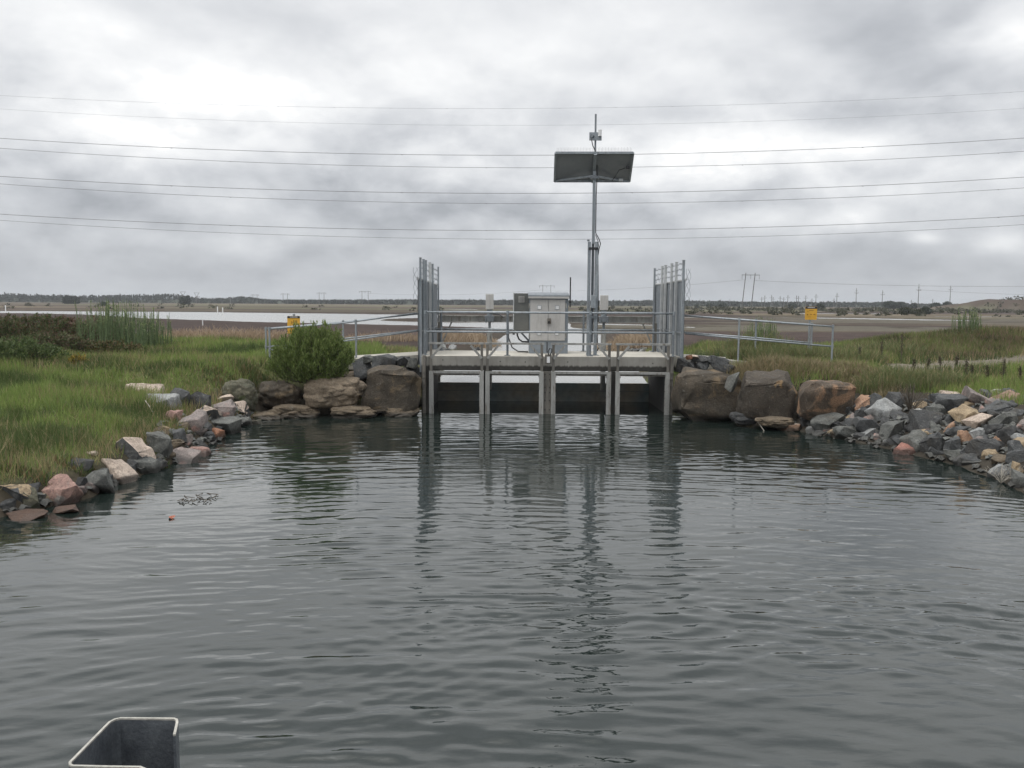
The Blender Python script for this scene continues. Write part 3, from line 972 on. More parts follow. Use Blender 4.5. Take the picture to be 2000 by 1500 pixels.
MB().box(ux(1112, yc) - .012, ux(1112, yc) + .012, yc + .02, yc + .05, z(583), z(577)).build('antenna_mount', M['black'], t)
MB().tube([(ux(1112.5, yc), yc + .035, z(600)), (ux(1112.5, yc), yc + .035, z(541))], .016, 8).build('whip_antenna', M['black'], t)
# side box
xs0, xs1 = ux(1003, yc, 630), xl + .018
t2 = MB().box(xs0, xs1, yc + .1, yc + .5, z(645), z(573)).build('side_box', M['cab_dark'], t, bevel=.006)
MB().box(xs0 - .012, xs0 + .012, yc + .08, yc + .099, z(645), z(572)).build('edge_strip', M['galv_light'], t2)
vx0, vx1 = ux(1012, yc + .1), ux(1023.5, yc + .1)
MB().box(vx0, vx1, yc + .075, yc + .099, z(591), z(579)).build('vent', M['cab'], t2)
for k in range(6):
    MB().box(vx0 + .01, vx1 - .01, yc + .070, yc + .0745, z(590) + k * .022 + .004, z(590) + k * .022 + .012).build('vent_slot', M['cab_dark'], t2)
MB().bar((xs0 + .13, yc + .3, z(645.5)), (xl + .03, yc + .3, z(668)), .045).build('side_bracket', M['galv_dark'], t)
MB().tube([(xs0 + .09, yc + .25, z(646)), (xs0 + .095, yc + .25, z(656)), (xs0 + .14, yc + .25, z(664)), (xs0 + .22, yc + .25, z(668.5)), (xl + .02, yc + .25, z(669))], .02, 8).build('hose', M['black'], t, smooth=True)
MB().tube([(xs0 + .01, yc + .25, z(646)), (xs0 + .005, yc + .25, z(655))], [.012, .03], 8).build('cable_gland', M['black'], t)
cb_ = MB().tube([(ux(957, DE), DE + .05, zy(612, 957, DE)), (ux(975, 21.6), 21.6, zy(615, 1071, 21.6)), (ux(992, 21.4), 21.4, zy(625, 1071, 21.4)), (ux(993, 21.3), 21.3, zy(660, 1071, 21.3)),
                 (ux(1000, 21.2), 21.2, zy(679, 1071, 21.2)), (ux(1012, 21.0), 21.05, DK + .03), (xl, 21.0, DK + .025)], .017, 8)
tag(cb_.build('cable', M['black'], loc=(ux(1000, 21.2), 21.2, DK), smooth=True), 'thick black cable drooping from the left actuator to the cabinet foot', 'cable')

# solar mast
ym = DB + .45
XM = P(1157, 690, ym)[0]
z = lambda py: P(1158, py, ym)[2]
t = thing('solar_mast', 'tall steel mast carrying a tilted solar panel above the deck', 'solar mast', (XM, ym, DK))
for a, b in ((1147, 1153), (1161, 1167.5)):
    xa, xb = ux(a, ym, 580), ux(b, ym, 580)
    m_ = MB().box(xa, xb, ym, ym + .008, DK + .012, z(472)).box(xa, xa + .008, ym + .009, ym + .08, DK + .012, z(472)).box(xb - .008, xb, ym + .009, ym + .08, DK + .012, z(472))
    m_.build('channel', M['galv'], t)
MB().box(ux(1145, ym), ux(1169, ym), ym - .07, ym + .16, DK, DK + .0115).build('base_plate', M['galv_dark'], t)
MB().box(ux(1150, ym, 480), ux(1167, ym, 480), ym - .025, ym - .001, z(488), z(483)).build('clamp_plate', M['black'], t)
MB().box(ux(1150, ym, 600), ux(1165, ym, 600), ym - .02, ym - .001, z(622), z(617)).build('lower_clamp', M['galv_dark'], t)
MB().box(ux(1153.5, ym, 590), ux(1163.5, ym, 590), ym - .10, ym - .021, z(602), z(577)).build('junction_box', M['galv'], t, bevel=.01)
MB().tube([(ux(1149.5, ym, 470), ym + .04, z(471)), (ux(1149.5, ym, 470), ym + .04, z(468))], .03, 8).build('channel_cap', M['galv_dark'], t)
XP = P(1159.5, 480, ym)[0]; XPt = P(1161.5, 300, ym)[0]
XP = XPt = (XP + XPt) / 2
yp = ym + .045
MB().box(XP - .03, XP + .03, yp + .04, yp + .10, DK + .3, z(468)).build('lower_pole', M['galv_dark'], t)
MB().box(XP - .033, XP + .033, yp - .033, yp + .033, z(476), z(297)).build('pole', M['galv'], t)
rz0, rz1 = z(297) + .002, z(222)
MB().tube([(XP + .012, yp, rz0), (XP + .012, yp, rz1)], .022, 8).build('antenna_rod', M['galv_dark'], t)
MB().box(P(1151, 266, yp - .04)[0], P(1175, 266, yp - .04)[0], yp - .06, yp - .04, z(274.5), z(258.5)).build('bracket_plate', M['galv'], t)
MB().tube([(P(1171, 260, yp)[0], yp - .10, z(267)), (P(1171, 260, yp)[0], yp - .10, z(254.5))], .042, 12).build('antenna_cap', M['white'], t)
MB().tube([(P(1155, 260, yp)[0], yp - .11, z(266)), (P(1158, 260, yp)[0], yp - .061, z(266))], .04, 10).build('connector', M['galv_dark'], t)
# panel: tilted, its underside towards the water
TL, TR = P(1085, 298.5, yp - .42), P(1237, 298.5, yp - .36)
BL, BR = P(1083, 354, yp + .26), P(1229.5, 354, yp + .34)
c4 = [Vector(q) for q in (TL, TR, BR, BL)]
nrm = (c4[1] - c4[0]).cross(c4[3] - c4[0]).normalized()
if nrm.y < 0: nrm = -nrm
def slab(m_, pts, a, b):
    vs = [p + nrm * a for p in pts] + [p + nrm * b for p in pts]
    return m_.add(vs, [(0, 1, 2, 3), (4, 7, 6, 5), (0, 4, 5, 1), (1, 5, 6, 2), (2, 6, 7, 3), (3, 7, 4, 0)])
pn = slab(MB(), c4, 0.012, .018).build('solar_panel', M['panel_back'], t)
slab(MB(), c4, .0185, .026).build('solar_cells', M['solar'], pn)
fr = MB()
for i in range(4):
    fr.bar(c4[i], c4[(i + 1) % 4], .045, .05)
fr.build('panel_frame', M['galv'], pn)
lerp = lambda a, b, k: a + (b - a) * k
mt, mbm = lerp(c4[0], c4[1], .5), lerp(c4[3], c4[2], .5)
MB().bar(lerp(c4[0], c4[1], .51) - nrm * .03, lerp(c4[3], c4[2], .51) - nrm * .03, .07, .06).build('centre_rail', M['galv'], pn)
MB().box(XP - .10, XP + .10, yp - .09, yp + .09, z(349), z(344)).build('panel_clamp', M['galv_dark'], t)
for tgt in (lerp(c4[3], c4[2], .03), lerp(c4[3], c4[2], .86)):
    MB().bar(Vector((XP, yp - .06, z(343.5))), tgt - nrm * .03 + Vector((0, 0, .03)), .045, .04).build('panel_brace', M['galv'], t)
q = lerp(c4[3], c4[2], .88)
MB().box(q.x - .05, q.x + .05, q.y - .08, q.y - .03, q.z - .01, q.z + .05).build('end_clamp', M['galv_light'], t)
q = lerp(lerp(c4[0], c4[1], .95), lerp(c4[3], c4[2], .95), .52)
MB().box(q.x - .035, q.x + .035, q.y - .06, q.y - .01, q.z - .03, q.z + .03).build('terminal_box', M['black'], t)
MB().tube([q + Vector((-.03, -.04, 0)), q + Vector((-.2, -.05, -.06)), q + Vector((-.3, -.06, -.22)), q + Vector((-.36, -.04, -.3))], .008, 6).build('panel_lead', M['black'], t)
for i in range(52):
    a = lerp(c4[0], c4[1], .02 + .96 * i / 51)
    MB().tube([a + Vector((0, 0, .02)), a + Vector((.004 * math.sin(i * 7), -.01 + .02 * (i % 2), .115 + .01 * math.sin(i * 3.3)))], .0022, 4).build('bird_spike', M['frame_dark'], pn)
cpts = [(1155, 271, -.12), (1158, 285, -.10), (1165, 300, -.08), (1166.5, 340, -.06), (1164.5, 380, -.02), (1163.5, 455, -.02), (1170, 467, -.04), (1173, 476, -.05), (1170, 486, -.05), (1168, 500, -.03),
        (1168.5, 600, -.03), (1166.5, 640, -.03), (1167, 668, -.03), (1170, 677, -.03), (1166, 686, -.02)]
MB().tube([P(a, b, yp + c) for a, b, c in cpts], .012, 6).build('mast_cable', M['black'], t, smooth=True)
MB().tube([P(a, b, yp + c) for a, b, c in ((1163, 458, -.04), (1168, 471, -.05), (1169, 480, -.05), (1166, 492, -.03))], .009, 6).build('short_cable', M['black'], t, smooth=True)


# warning signs
def text_mesh(txt, size, m, parent, centre, width):
    cu = bpy.data.curves.new('sign_text', 'FONT'); cu.body = txt; cu.size = size; cu.align_x = 'CENTER'; cu.align_y = 'CENTER'; cu.extrude = .001; cu.offset = size * .02
    o = bpy.data.objects.new('tmp', cu); C.objects.link(o)
    bpy.context.view_layer.update()
    me = bpy.data.meshes.new_from_object(o.evaluated_get(bpy.context.evaluated_depsgraph_get()))
    bpy.data.objects.remove(o)
    xs = [v.co.x for v in me.vertices]
    k = width / (max(xs) - min(xs))
    L = wloc(parent)
    for v in me.vertices:
        x, y, z_ = v.co
        v.co = (centre[0] + x * k - L.x, centre[1] - z_ - L.y, centre[2] + y - L.z)
    me.materials.clear(); me.materials.append(m)
    t = bpy.data.objects.new('lettering', me); C.objects.link(t); t.parent = parent


def sign(label, D, xa, xb, ya, yh, yb, pxp, foot, marks):
    p0 = P(xa, ya, D); p1 = P(xb, yb, D); zh = P((xa + xb) / 2, yh, D)[2]
    pp = P(pxp, ya, D)
    zb = Hs(pp[0], D) - .15
    t = thing('warning_sign', label, 'sign', (pp[0], D, zb))
    MB().tube([(pp[0], D + .035, zb), (pp[0], D + .035, P(pxp, ya - 4, D)[2])], .03, 10).build('post', M['galv'], t)
    wd, ht = p1[0] - p0[0], p0[2] - p1[2]
    r = .025
    pts = []
    for cx, cz, a0 in ((p1[0] - r, p0[2] - r, 0), (p0[0] + r, p0[2] - r, 90), (p0[0] + r, p1[2] + r, 180), (p1[0] - r, p1[2] + r, 270)):
        for k in range(4):
            a = R(a0 + 30 * k); pts.append((cx + r * math.cos(a), cz + r * math.sin(a)))
    pl = MB().prism(pts, 'y', D - .004, D + .003).build('plate', M['sign'], t)
    hp = []
    for cx, cz, a0 in ((p1[0] - r, p0[2] - r, 0), (p0[0] + r, p0[2] - r, 90)):
        for k in range(4):
            a = R(a0 + 30 * k); hp.append((cx + (r - .003) * math.cos(a), cz + (r - .003) * math.sin(a)))
    hp += [(p0[0] + .003, zh), (p1[0] - .003, zh)]
    MB().prism(hp, 'y', D - .0075, D - .0045).build('header', M['black'], pl)
    text_mesh('WARNING', (p0[2] - zh) * .66, M['white'], pl, ((p0[0] + p1[0]) / 2, D - .009, (p0[2] + zh) / 2), wd * .62)
    mk = MB()
    for fx, fz, w_, h_ in marks:
        cx = p0[0] + wd * fx; cz = p0[2] - ht * fz
        mk.box(cx - wd * w_ / 2, cx + wd * w_ / 2, D - .008, D - .0045, cz - ht * h_ / 2, cz + ht * h_ / 2)
    mk.build('small_print', M['signtext'], pl)
    return t


sign('amber warning sign on a post behind the left bush', 22.9, 561, 586.5, 617, 621.5, 652, 573.5, 0,
     [(.32, .36, .04, .16), (.28, .56, .05, .12), (.5, .30, .05, .14), (.53, .48, .06, .14), (.72, .34, .04, .22), (.74, .52, .05, .16), (.4, .72, .3, .02), (.6, .78, .3, .02)])
sign('amber warning sign on a post behind the right handrail', 24.5, 1573, 1595, 598.5, 603, 624.5, 1583.5, 0,
     [(.52, .30, .38, .035), (.22, .36, .10, .03), (.2, .62, .10, .10), (.5, .60, .14, .05), (.78, .60, .14, .05), (.35, .78, .3, .015)])


# ------------------------------------------------------------------ stones
def rock_mesh(size, seed, kind='hull', bev=.035):
    r_ = random.Random(seed)
    bm = bmesh.new()
    sx_, sy_, sz_ = size
    if kind in ('hull', 'block'):
        n = r_.randint(11, 16) if kind == 'hull' else 38
        pw = .75 if kind == 'hull' else .45
        for i in range(n):
            v = Vector((r_.gauss(0, 1), r_.gauss(0, 1), r_.gauss(0, 1))).normalized()
            v = Vector((math.copysign(abs(v.x) ** pw, v.x), math.copysign(abs(v.y) ** pw, v.y), math.copysign(abs(v.z) ** pw, v.z)))
            k = r_.uniform(.82, 1.05)
            bm.verts.new((v.x * k, v.y * k, v.z * k))
        res = bmesh.ops.convex_hull(bm, input=bm.verts)
        bmesh.ops.delete(bm, geom=[g for g in res['geom_interior'] if isinstance(g, bmesh.types.BMVert)], context='VERTS')
        xs = [v.co for v in bm.verts]
        lo = [min(c[i] for c in xs) for i in range(3)]; hi = [max(c[i] for c in xs) for i in range(3)]
        for v in bm.verts:
            for i, s in enumerate(size):
                v.co[i] = ((v.co[i] - lo[i]) / (hi[i] - lo[i]) - .5) * s
        bmesh.ops.dissolve_limit(bm, angle_limit=R(14), verts=bm.verts, edges=bm.edges)
        if kind == 'block': bev = .05
        bmesh.ops.bevel(bm, geom=list(bm.edges), offset=bev * min(size) * r_.uniform(.8, 2.0), segments=2, profile=.6, affect='EDGES', clamp_overlap=True)
        bmesh.ops.triangulate(bm, faces=bm.faces)
        bmesh.ops.subdivide_edges(bm, edges=[e for e in bm.edges if e.calc_length() > (.3 if kind == 'hull' else .12) * min(size)], cuts=2 if kind == 'hull' else 3, use_grid_fill=True)
        bmesh.ops.triangulate(bm, faces=bm.faces)
        off = Vector((seed * 3.1, seed * 1.7, 0))
        for v in bm.verts:
            v.co += v.normal * ((mn.fractal(v.co * (3.0 / max(size)) + off, 1.0, 2.0, 4) * (.075 if kind == 'hull' else .10) - max(0, mn.noise(v.co * (5.5 / max(size)) + off)) * .09) * min(size))
        ang = R(38)
    else:
        bmesh.ops.create_icosphere(bm, subdivisions=5, radius=1)
        off = Vector((seed * 3.1, seed * 1.7, 4))
        e = .72
        for v in bm.verts:
            c = v.co
            q = Vector((math.copysign(abs(c.x) ** e, c.x), math.copysign(abs(c.y) ** e, c.y), math.copysign(abs(c.z) ** e, c.z)))
            q.normalize()
            m_ = max(abs(c.x), abs(c.y), abs(c.z))
            k = (1 / m_) ** (.62 if kind == 'block' else .35)
            q = c * k
            q += q * mn.fractal(c * .9 + off, 1.0, 2.0, 3) * .20
            cell = mn.voronoi(c * 1.3 + off)[0]
            q -= q.normalized() * (.16 * (cell[0]) - .05 * min(1, (cell[1] - cell[0]) * 5))
            rid = abs(mn.fractal(Vector((c.x * 2.0, c.y * 2.0, c.z * 2.6)) + off, .9, 2.1, 6))
            q -= q.normalized() * (.05 * (1 - min(rid * 3, 1)))
            q += q.normalized() * mn.fractal(c * 6 + off, .8, 2.0, 4) * .025
            v.co = Vector((q.x * sx_ / 2, q.y * sy_ / 2, q.z * sz_ / 2)) * .92
        ang = R(60)
    me = bpy.data.meshes.new('stone')
    bm.to_mesh(me); bm.free()
    me.shade_smooth()
    me.set_sharp_from_angle(angle=ang)
    return me


nrock = [0]
def rock(px, py, wp, hp, kind, label, D=None, shape='hull', group=None, name='rock', cat='rock', tilt=None, cap=None, deep=.95, sink=.2, zoff=0.0):
    """px,py: centre in the photograph, wp,hp: apparent size in photo pixels"""
    nrock[0] += 1
    sd = nrock[0]
    r_ = random.Random(sd * 13 + 5)
    if D is None:
        q = hit(px, py + hp * .30)
        D = q[1]
    c = P(px, py, D)
    s = D / F * 1.0
    if shape == 'hull': wp, hp = wp * 1.12, hp * 1.12
    W_, H_ = wp * s, hp * s
    me = rock_mesh((W_, max(W_, H_) * deep * .85, H_ * (1 + sink)), sd, shape)
    me.name = name
    me.materials.append(RK[kind])
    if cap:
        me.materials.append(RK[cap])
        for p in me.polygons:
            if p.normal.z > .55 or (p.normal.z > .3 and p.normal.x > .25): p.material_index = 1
    o = bpy.data.objects.new(name, me); C.objects.link(o)
    o.location = (c[0], D + (0 if shape != 'hull' else .3 * W_), c[2] - H_ * sink * .5 + zoff)
    o.rotation_euler = (r_.uniform(-.1, .1), tilt if tilt is not None else r_.uniform(-.12, .12), r_.uniform(-.25, .25)) if shape == 'hull' else (0, tilt or 0, r_.uniform(-.05, .05))
    return tag(o, label, cat, group)


BG = 'large boulders lining the bank beside the sluice'
big = [
    (547, 768, 92, 56, 'bigbrown', 'rounded brown boulder directly under the left bush', 18.75, 'round'),
    (654, 764, 122, 60, 'bigtan', 'long pale tan boulder between two brown ones left of the sluice', 18.7, 'round'),
    (768, 757, 112, 80, 'bigbrown', 'wide blocky brown boulder touching the left end of the sluice', 19.0, 'block'),
    (470, 772, 74, 66, 'moss', 'grass-topped boulder at the left end of the boulder row', 18.1, 'round'),
    (575, 804, 104, 32, 'brown', 'low brown boulder at the waterline below the rounded brown one', 18.45, 'round'),
    (690, 805, 100, 28, 'brown', 'low tan-edged boulder at the waterline below the pale tan boulder', 18.5, 'round'),
    (783, 806, 78, 30, 'brown', 'low reddish boulder at the waterline beside the left gate post', 18.8, 'round'),
    (512, 815, 78, 26, 'brown', 'low rusty brown boulder in the water at the left bend of the bank', 18.1, 'round'),
    (1379, 771, 122, 94, 'bigbrown', 'huge blocky brown boulder touching the right end of the sluice', 18.45, 'block'),
    (1497, 772, 122, 86, 'bigdark', 'dark boulder with an ochre patch, middle of the right row', 17.55, 'block'),
    (1612, 779, 108, 70, 'bigrust', 'rusty pitted boulder under the dry grass, rightmost of the big ones', 16.75, 'block'),
    (1512, 824, 80, 20, 'brown', 'flat brown stone slab just above the water under the dark boulder', 16.9, 'round'),
    (1452, 815, 60, 24, 'dark', 'dark flat stone at the waterline between two right boulders', 17.4, 'round'),
]
for px, py, wp, hp, k, lb, D, sh in big:
    rock(px, py, wp * 1.04, hp * 1.08, k, lb, D + .35, sh, BG, 'boulder', 'boulder', deep=.8, sink=.08)

LG, RG = 'riprap stones on the left bank', 'riprap stones on the right bank'
lc = lambda x, y: (x / 3.846, y / 3.846 + 720)
left = [
    (1030, 165, 280, 100, 'cream', 'flat pink and cream stone at the very top of the left pile', 0, None),
    (1170, 250, 270, 130, 'pale', 'broad pale grey slab half hidden by grass below the flat pink stone', 0, None),
    (1310, 225, 230, 160, 'slate', 'large slate-dark stone immediately right of the pale grey slab', 0, None),
    (1475, 265, 170, 180, 'dark', 'tall dark stone in the middle of the left pile', 0, None),
    (1660, 230, 190, 90, 'cream', 'pink speckled stone on top of the pile near the mossy boulder', 0, None),
    (1650, 325, 200, 140, 'pinkgrey', 'round mottled grey stone under the pink speckled one', 0, None),
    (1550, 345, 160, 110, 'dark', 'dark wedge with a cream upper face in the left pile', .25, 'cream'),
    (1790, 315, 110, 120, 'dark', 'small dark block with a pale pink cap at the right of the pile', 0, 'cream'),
    (1420, 400, 190, 170, 'pinkgrey', 'large pinkish grey stone leaning towards the water', .5, None),
    (1290, 360, 120, 80, 'pink', 'dull pink stone wedged left of the large pinkish grey one', 0, None),
    (1640, 420, 260, 100, 'grey', 'long low grey stone lying just above the waterline', 0, None),
    (1790, 400, 170, 60, 'grey', 'flat grey stone at the waterline near the brown boulder', 0, None),
    (1695, 466, 84, 36, 'white', 'small smooth whitish cobble at the waterline', 0, None),
    (1580, 492, 160, 80, 'rust', 'rusty brown stone left of the whitish cobble', 0, None),
    (1240, 462, 76, 52, 'tan', 'small tan cobble sitting in the grass', 0, None),
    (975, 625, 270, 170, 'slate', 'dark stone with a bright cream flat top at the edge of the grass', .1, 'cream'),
    (1170, 575, 210, 180, 'grey', 'bulky grey stone behind the long smooth pink one', .3, None),
    (1310, 505, 120, 90, 'slate', 'small bluish stone above the bulky grey one', 0, None),
    (1315, 680, 270, 130, 'pinkgrey', 'long smooth pink stone resting in the water', .05, None),
    (1470, 640, 160, 80, 'pink', 'reddish pink stone reaching farthest into the water on the left', 0, None),
    (660, 637, 100, 28, 'cream', 'thin cream stone lying in the grass', 0, None),
    (845, 785, 300, 120, 'cream', 'tilted cream slab turning orange at its wet end', .5, None),
    (700, 860, 260, 180, 'grey', 'rounded grey stone between the tilted slab and the big pink stone', 0, None),
    (400, 935, 290, 230, 'pink', 'big salmon-pink stone at the left waterline', .25, None),
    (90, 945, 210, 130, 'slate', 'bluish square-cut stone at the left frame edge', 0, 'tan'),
    (215, 990, 130, 160, 'moss', 'dark mossy stone between the bluish block and big pink stone', 0, None),
    (1040, 730, 240, 130, 'grey', 'grey stone below the cream-topped one, touching the water', .3, None),
    (1150, 725, 140, 80, 'dark', 'dark wet stone left of the long smooth pink one', 0, None),
    (575, 725, 160, 80, 'dark', 'dark stone mostly buried in grass above the rounded grey one', 0, None),
    (560, 900, 120, 130, 'dark', 'narrow dark stone right against the big pink stone', 0, None),
    (130, 1125, 300, 50, 'rust', 'orange slab awash at the lower left waterline', 0, None),
    (460, 1075, 200, 50, 'rust', 'dark red slab awash below the big pink stone', 0, None),
    (1290, 580, 140, 90, 'brown', 'mossy brown stone behind the reddish pink one', 0, None),
    (1480, 575, 120, 70, 'dark', 'dark stone behind the reddish pink stone, nearer the pile', 0, None),
    (1385, 535, 90, 80, 'pinkgrey', 'small pinkish stone beside the small bluish one', 0, None),
    (960, 790, 90, 90, 'slate', 'small slate stone behind the wet end of the tilted slab', 0, None),
    (1900, 410, 120, 40, 'moss', 'flat weedy stone next to the boulder row at the left bend', 0, None),
    (1530, 440, 110, 70, 'dark', 'dark stone filling the gap below the dark wedge', 0, None),
]
for x, y, wv, hv, k, lb, tl, cap in left:
    px, py = lc(x, y)
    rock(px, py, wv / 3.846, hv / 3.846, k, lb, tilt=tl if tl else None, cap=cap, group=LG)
lu = lambda x, y: (x / 5.358 + 480, y / 5.358 + 560)
for x, y, wv, hv, k, lb in [
    (1205, 835, 190, 180, 'slate', 'bluish stone between the bush and the path edge'),
    (1450, 800, 270, 150, 'slate', 'wide bluish stone under the left path edge'),
    (1300, 760, 130, 80, 'grey', 'small grey stone against the left path edge'),
    (1358, 862, 80, 110, 'pink', 'small pink triangular stone above the wide brown boulder'),
    (1730, 880, 210, 130, 'dark', 'dark stone tucked between the wide brown boulder and left screen'),
    (1150, 930, 270, 80, 'brown', 'flat dark brown stone on top of the pale tan boulder'),
    (1640, 770, 180, 80, 'slate', 'bluish stone under the left screen foot'),
    (1560, 870, 150, 90, 'grey', 'grey stone on the rear edge of the wide brown boulder'),
    (1740, 790, 120, 90, 'grey', 'grey stone wedged against the left deck wall')]:
    px, py = lu(x, y)
    rock(px, py, wv / 5.358, hv / 5.358, k, lb, D=19.75, group=LG)
ru = lambda x, y: (x / 5 + 1300, y / 5 + 560)
for x, y, wv, hv, k, lb in [
    (245, 785, 190, 120, 'dark', 'dark faceted stone on the huge blocky boulder beside the sluice'),
    (370, 765, 120, 100, 'slate', 'slate stone immediately right of the dark faceted one'),
    (340, 705, 180, 60, 'dark', 'black-looking stone under the right handrail start'),
    (455, 720, 120, 80, 'slate', 'slate stone below the right handrail near the tawny grass'),
    (545, 740, 190, 150, 'slate', 'large leaning slate slab left of the tawny grass'),
    (440, 830, 100, 60, 'grey', 'small grey chip on top of the huge blocky boulder'),
    (520, 840, 80, 50, 'dark', 'small dark chip on top of the huge blocky boulder'),
    (625, 820, 130, 110, 'dark', 'dark stone above the gap between the first two right boulders'),
    (160, 760, 110, 110, 'dark', 'dark stone pressed against the right deck wall'),
    (285, 682, 90, 30, 'cream', 'small cream stone at the foot of the right screen'),
    (230, 685, 70, 40, 'rust', 'small brick-red stone at the foot of the right screen')]:
    px, py = ru(x, y)
    rock(px, py, wv / 5, hv / 5, k, lb, D=19.6, group=RG)
rock(1432, 741, 17, 34, 'grey', 'pale green-grey stone standing on end between two right boulders', D=17.75, group=RG, tilt=.25)

rc = lambda x, y: (x / 3.704 + 1460, y / 3.704 + 720)
right = [
    (600, 390, 270, 160, 'grey', 'large greenish grey stone in front of the rusty pitted boulder', 0, None),
    (735, 305, 120, 110, 'dark', 'dark stone touching the right side of the rusty pitted boulder', 0, None),
    (840, 258, 130, 140, 'orange', 'salmon-orange stone right of the rusty pitted boulder', .2, None),
    (935, 245, 120, 120, 'slate', 'slate stone right of the salmon-orange one', 0, None),
    (1000, 315, 220, 190, 'pale', 'pale faced stone with a pink right side', .3, None),
    (762, 358, 70, 56, 'tan', 'small tan cube-like stone below the salmon-orange stone', 0, None),
    (860, 352, 140, 110, 'dark', 'dark stone between the tan cube and the pale faced stone', 0, None),
    (740, 475, 180, 100, 'grey', 'flat-topped grey stone at the right waterline', 0, None),
    (540, 472, 140, 40, 'pale', 'low pale slab awash in front of the greenish grey stone', 0, None),
    (350, 435, 170, 60, 'orange', 'low orange and cream stone alone in the water', 0, 'cream'),
    (330, 402, 100, 40, 'grey', 'small grey stone behind the low orange one', 0, None),
    (915, 425, 210, 110, 'slate', 'long slate stone with a pale upper edge', .15, None),
    (880, 478, 130, 80, 'dark', 'dark stone with a pale chipped top at the waterline', 0, 'pale'),
    (1115, 465, 210, 160, 'grey', 'big grey stone split by a crack', 0, None),
    (1085, 525, 100, 80, 'slate', 'small stone leaning on the big cracked one', 0, None),
    (1165, 598, 205, 80, 'red', 'brick-red slab lying in the water', .03, None),
    (1295, 530, 230, 140, 'grey', 'sloping grey stone right of the big cracked one', -.2, None),
    (1330, 395, 220, 170, 'dark', 'large dark stone above the sloping grey one', 0, None),
    (1260, 318, 100, 46, 'white', 'small white stone beside the twiggy dead plant', 0, None),
    (1500, 265, 200, 130, 'slate', 'angular slate stone left above the tan boulder', -.15, None),
    (1640, 340, 250, 130, 'tan', 'big smooth yellowish tan stone, the lightest large one on the right', .08, None),
    (1710, 395, 180, 100, 'cream', 'pink and white wedge under the smooth yellowish stone', -.35, None),
    (1482, 425, 86, 84, 'orange', 'small orange tan stone below the smooth yellowish one', 0, None),
    (1590, 512, 130, 100, 'orange', 'orange and grey stone in the middle of the right pile', .4, None),
    (1690, 482, 110, 90, 'pale', 'square pale stone right of the orange and grey one', 0, None),
    (1390, 575, 180, 150, 'dark', 'blocky dark stone near the brick-red slab', 0, None),
    (1510, 565, 120, 130, 'slate', 'upright slate stone right of the blocky dark one', 0, None),
    (1740, 590, 210, 160, 'dark', 'large dark four-sided stone low on the right', -.2, None),
    (1840, 535, 110, 90, 'orange', 'small bright orange-faced stone in the lower right pile', .5, None),
    (1925, 495, 140, 140, 'dark', 'brownish dark stone right of the orange-faced one', 0, None),
    (1890, 205, 210, 100, 'pink', 'pink stone on the crest at the right frame edge', 0, None),
    (1700, 215, 210, 110, 'pinkgrey', 'pinkish grey stone on the crest above the smooth yellowish one', .3, None),
    (1490, 190, 130, 60, 'cream', 'pale pink stone on the crest left of the pinkish grey one', 0, None),
    (1800, 172, 120, 40, 'white', 'flat whitish stone between two crest stones', 0, None),
    (1860, 285, 240, 100, 'slate', 'long slate stone below the pink crest stone', 0, None),
    (1900, 375, 170, 110, 'grey', 'grey stone right of the pink and white wedge', 0, None),
    (1640, 615, 130, 110, 'slate', 'slate stone left of the large four-sided one', 0, None),
    (1530, 635, 180, 90, 'grey', 'low wet grey stone at the waterline beside the blocky dark one', 0, None),
    (1845, 745, 160, 100, 'pale', 'pale rounded stone lowest on the right bank', 0, None),
    (1985, 600, 130, 150, 'slate', 'slate stone cut by the right frame edge', 0, None),
    (1860, 665, 170, 70, 'brown', 'brownish flat stone above the pale rounded one', 0, None),
    (1990, 735, 100, 100, 'tan', 'tan stone cut by the right frame edge near the water', 0, None),
    (1110, 245, 180, 130, 'dark', 'dark stone behind the twiggy dead plant', 0, None),
    (1400, 225, 110, 80, 'slate', 'bluish stone on the crest right of the dead plant', 0, None),
    (1385, 310, 120, 110, 'grey', 'grey stone between the white stone and the slate one', 0, None),
    (1810, 455, 140, 90, 'dark', 'dark stone right of the square pale one', 0, None),
    (1575, 450, 120, 60, 'slate', 'small slate stone under the smooth yellowish one', 0, None),
    (1250, 400, 130, 90, 'slate', 'slate stone right of the pale faced one', 0, None),
    (1020, 410, 110, 70, 'dark', 'dark stone directly below the pale faced one', 0, None),
    (1960, 330, 100, 80, 'slate', 'small slate stone at the right frame edge under the long slate one', 0, None),
]
for x, y, wv, hv, k, lb, tl, cap in right:
    px, py = rc(x, y)
    rock(px, py, wv / 3.704, hv / 3.704, k, lb, tilt=tl if tl else None, cap=cap, group=RG)

# small gap-filling stones
GF = 'small nondescript stones filling gaps in the riprap'
rf_ = random.Random(99)
protos = {}
def filler(x, y, zc, s, k):
    if (k, 0) not in protos:
        for j in range(4):
            me = rock_mesh((1, .9, .72), 900 + j * 7 + len(protos), 'hull'); me.name = 'rock'; me.materials.append(RK[k]); protos[(k, j)] = me
    o = bpy.data.objects.new('rock', protos[(k, rf_.randint(0, 3))]); C.objects.link(o)
    o.location = (x, y, zc); o.scale = (s, s, s)
    o.rotation_euler = (rf_.uniform(-.4, .4), rf_.uniform(-.4, .4), rf_.uniform(0, 6.28))
    return tag(o, 'small nondescript stone filling a gap between larger stones', 'rock', GF)


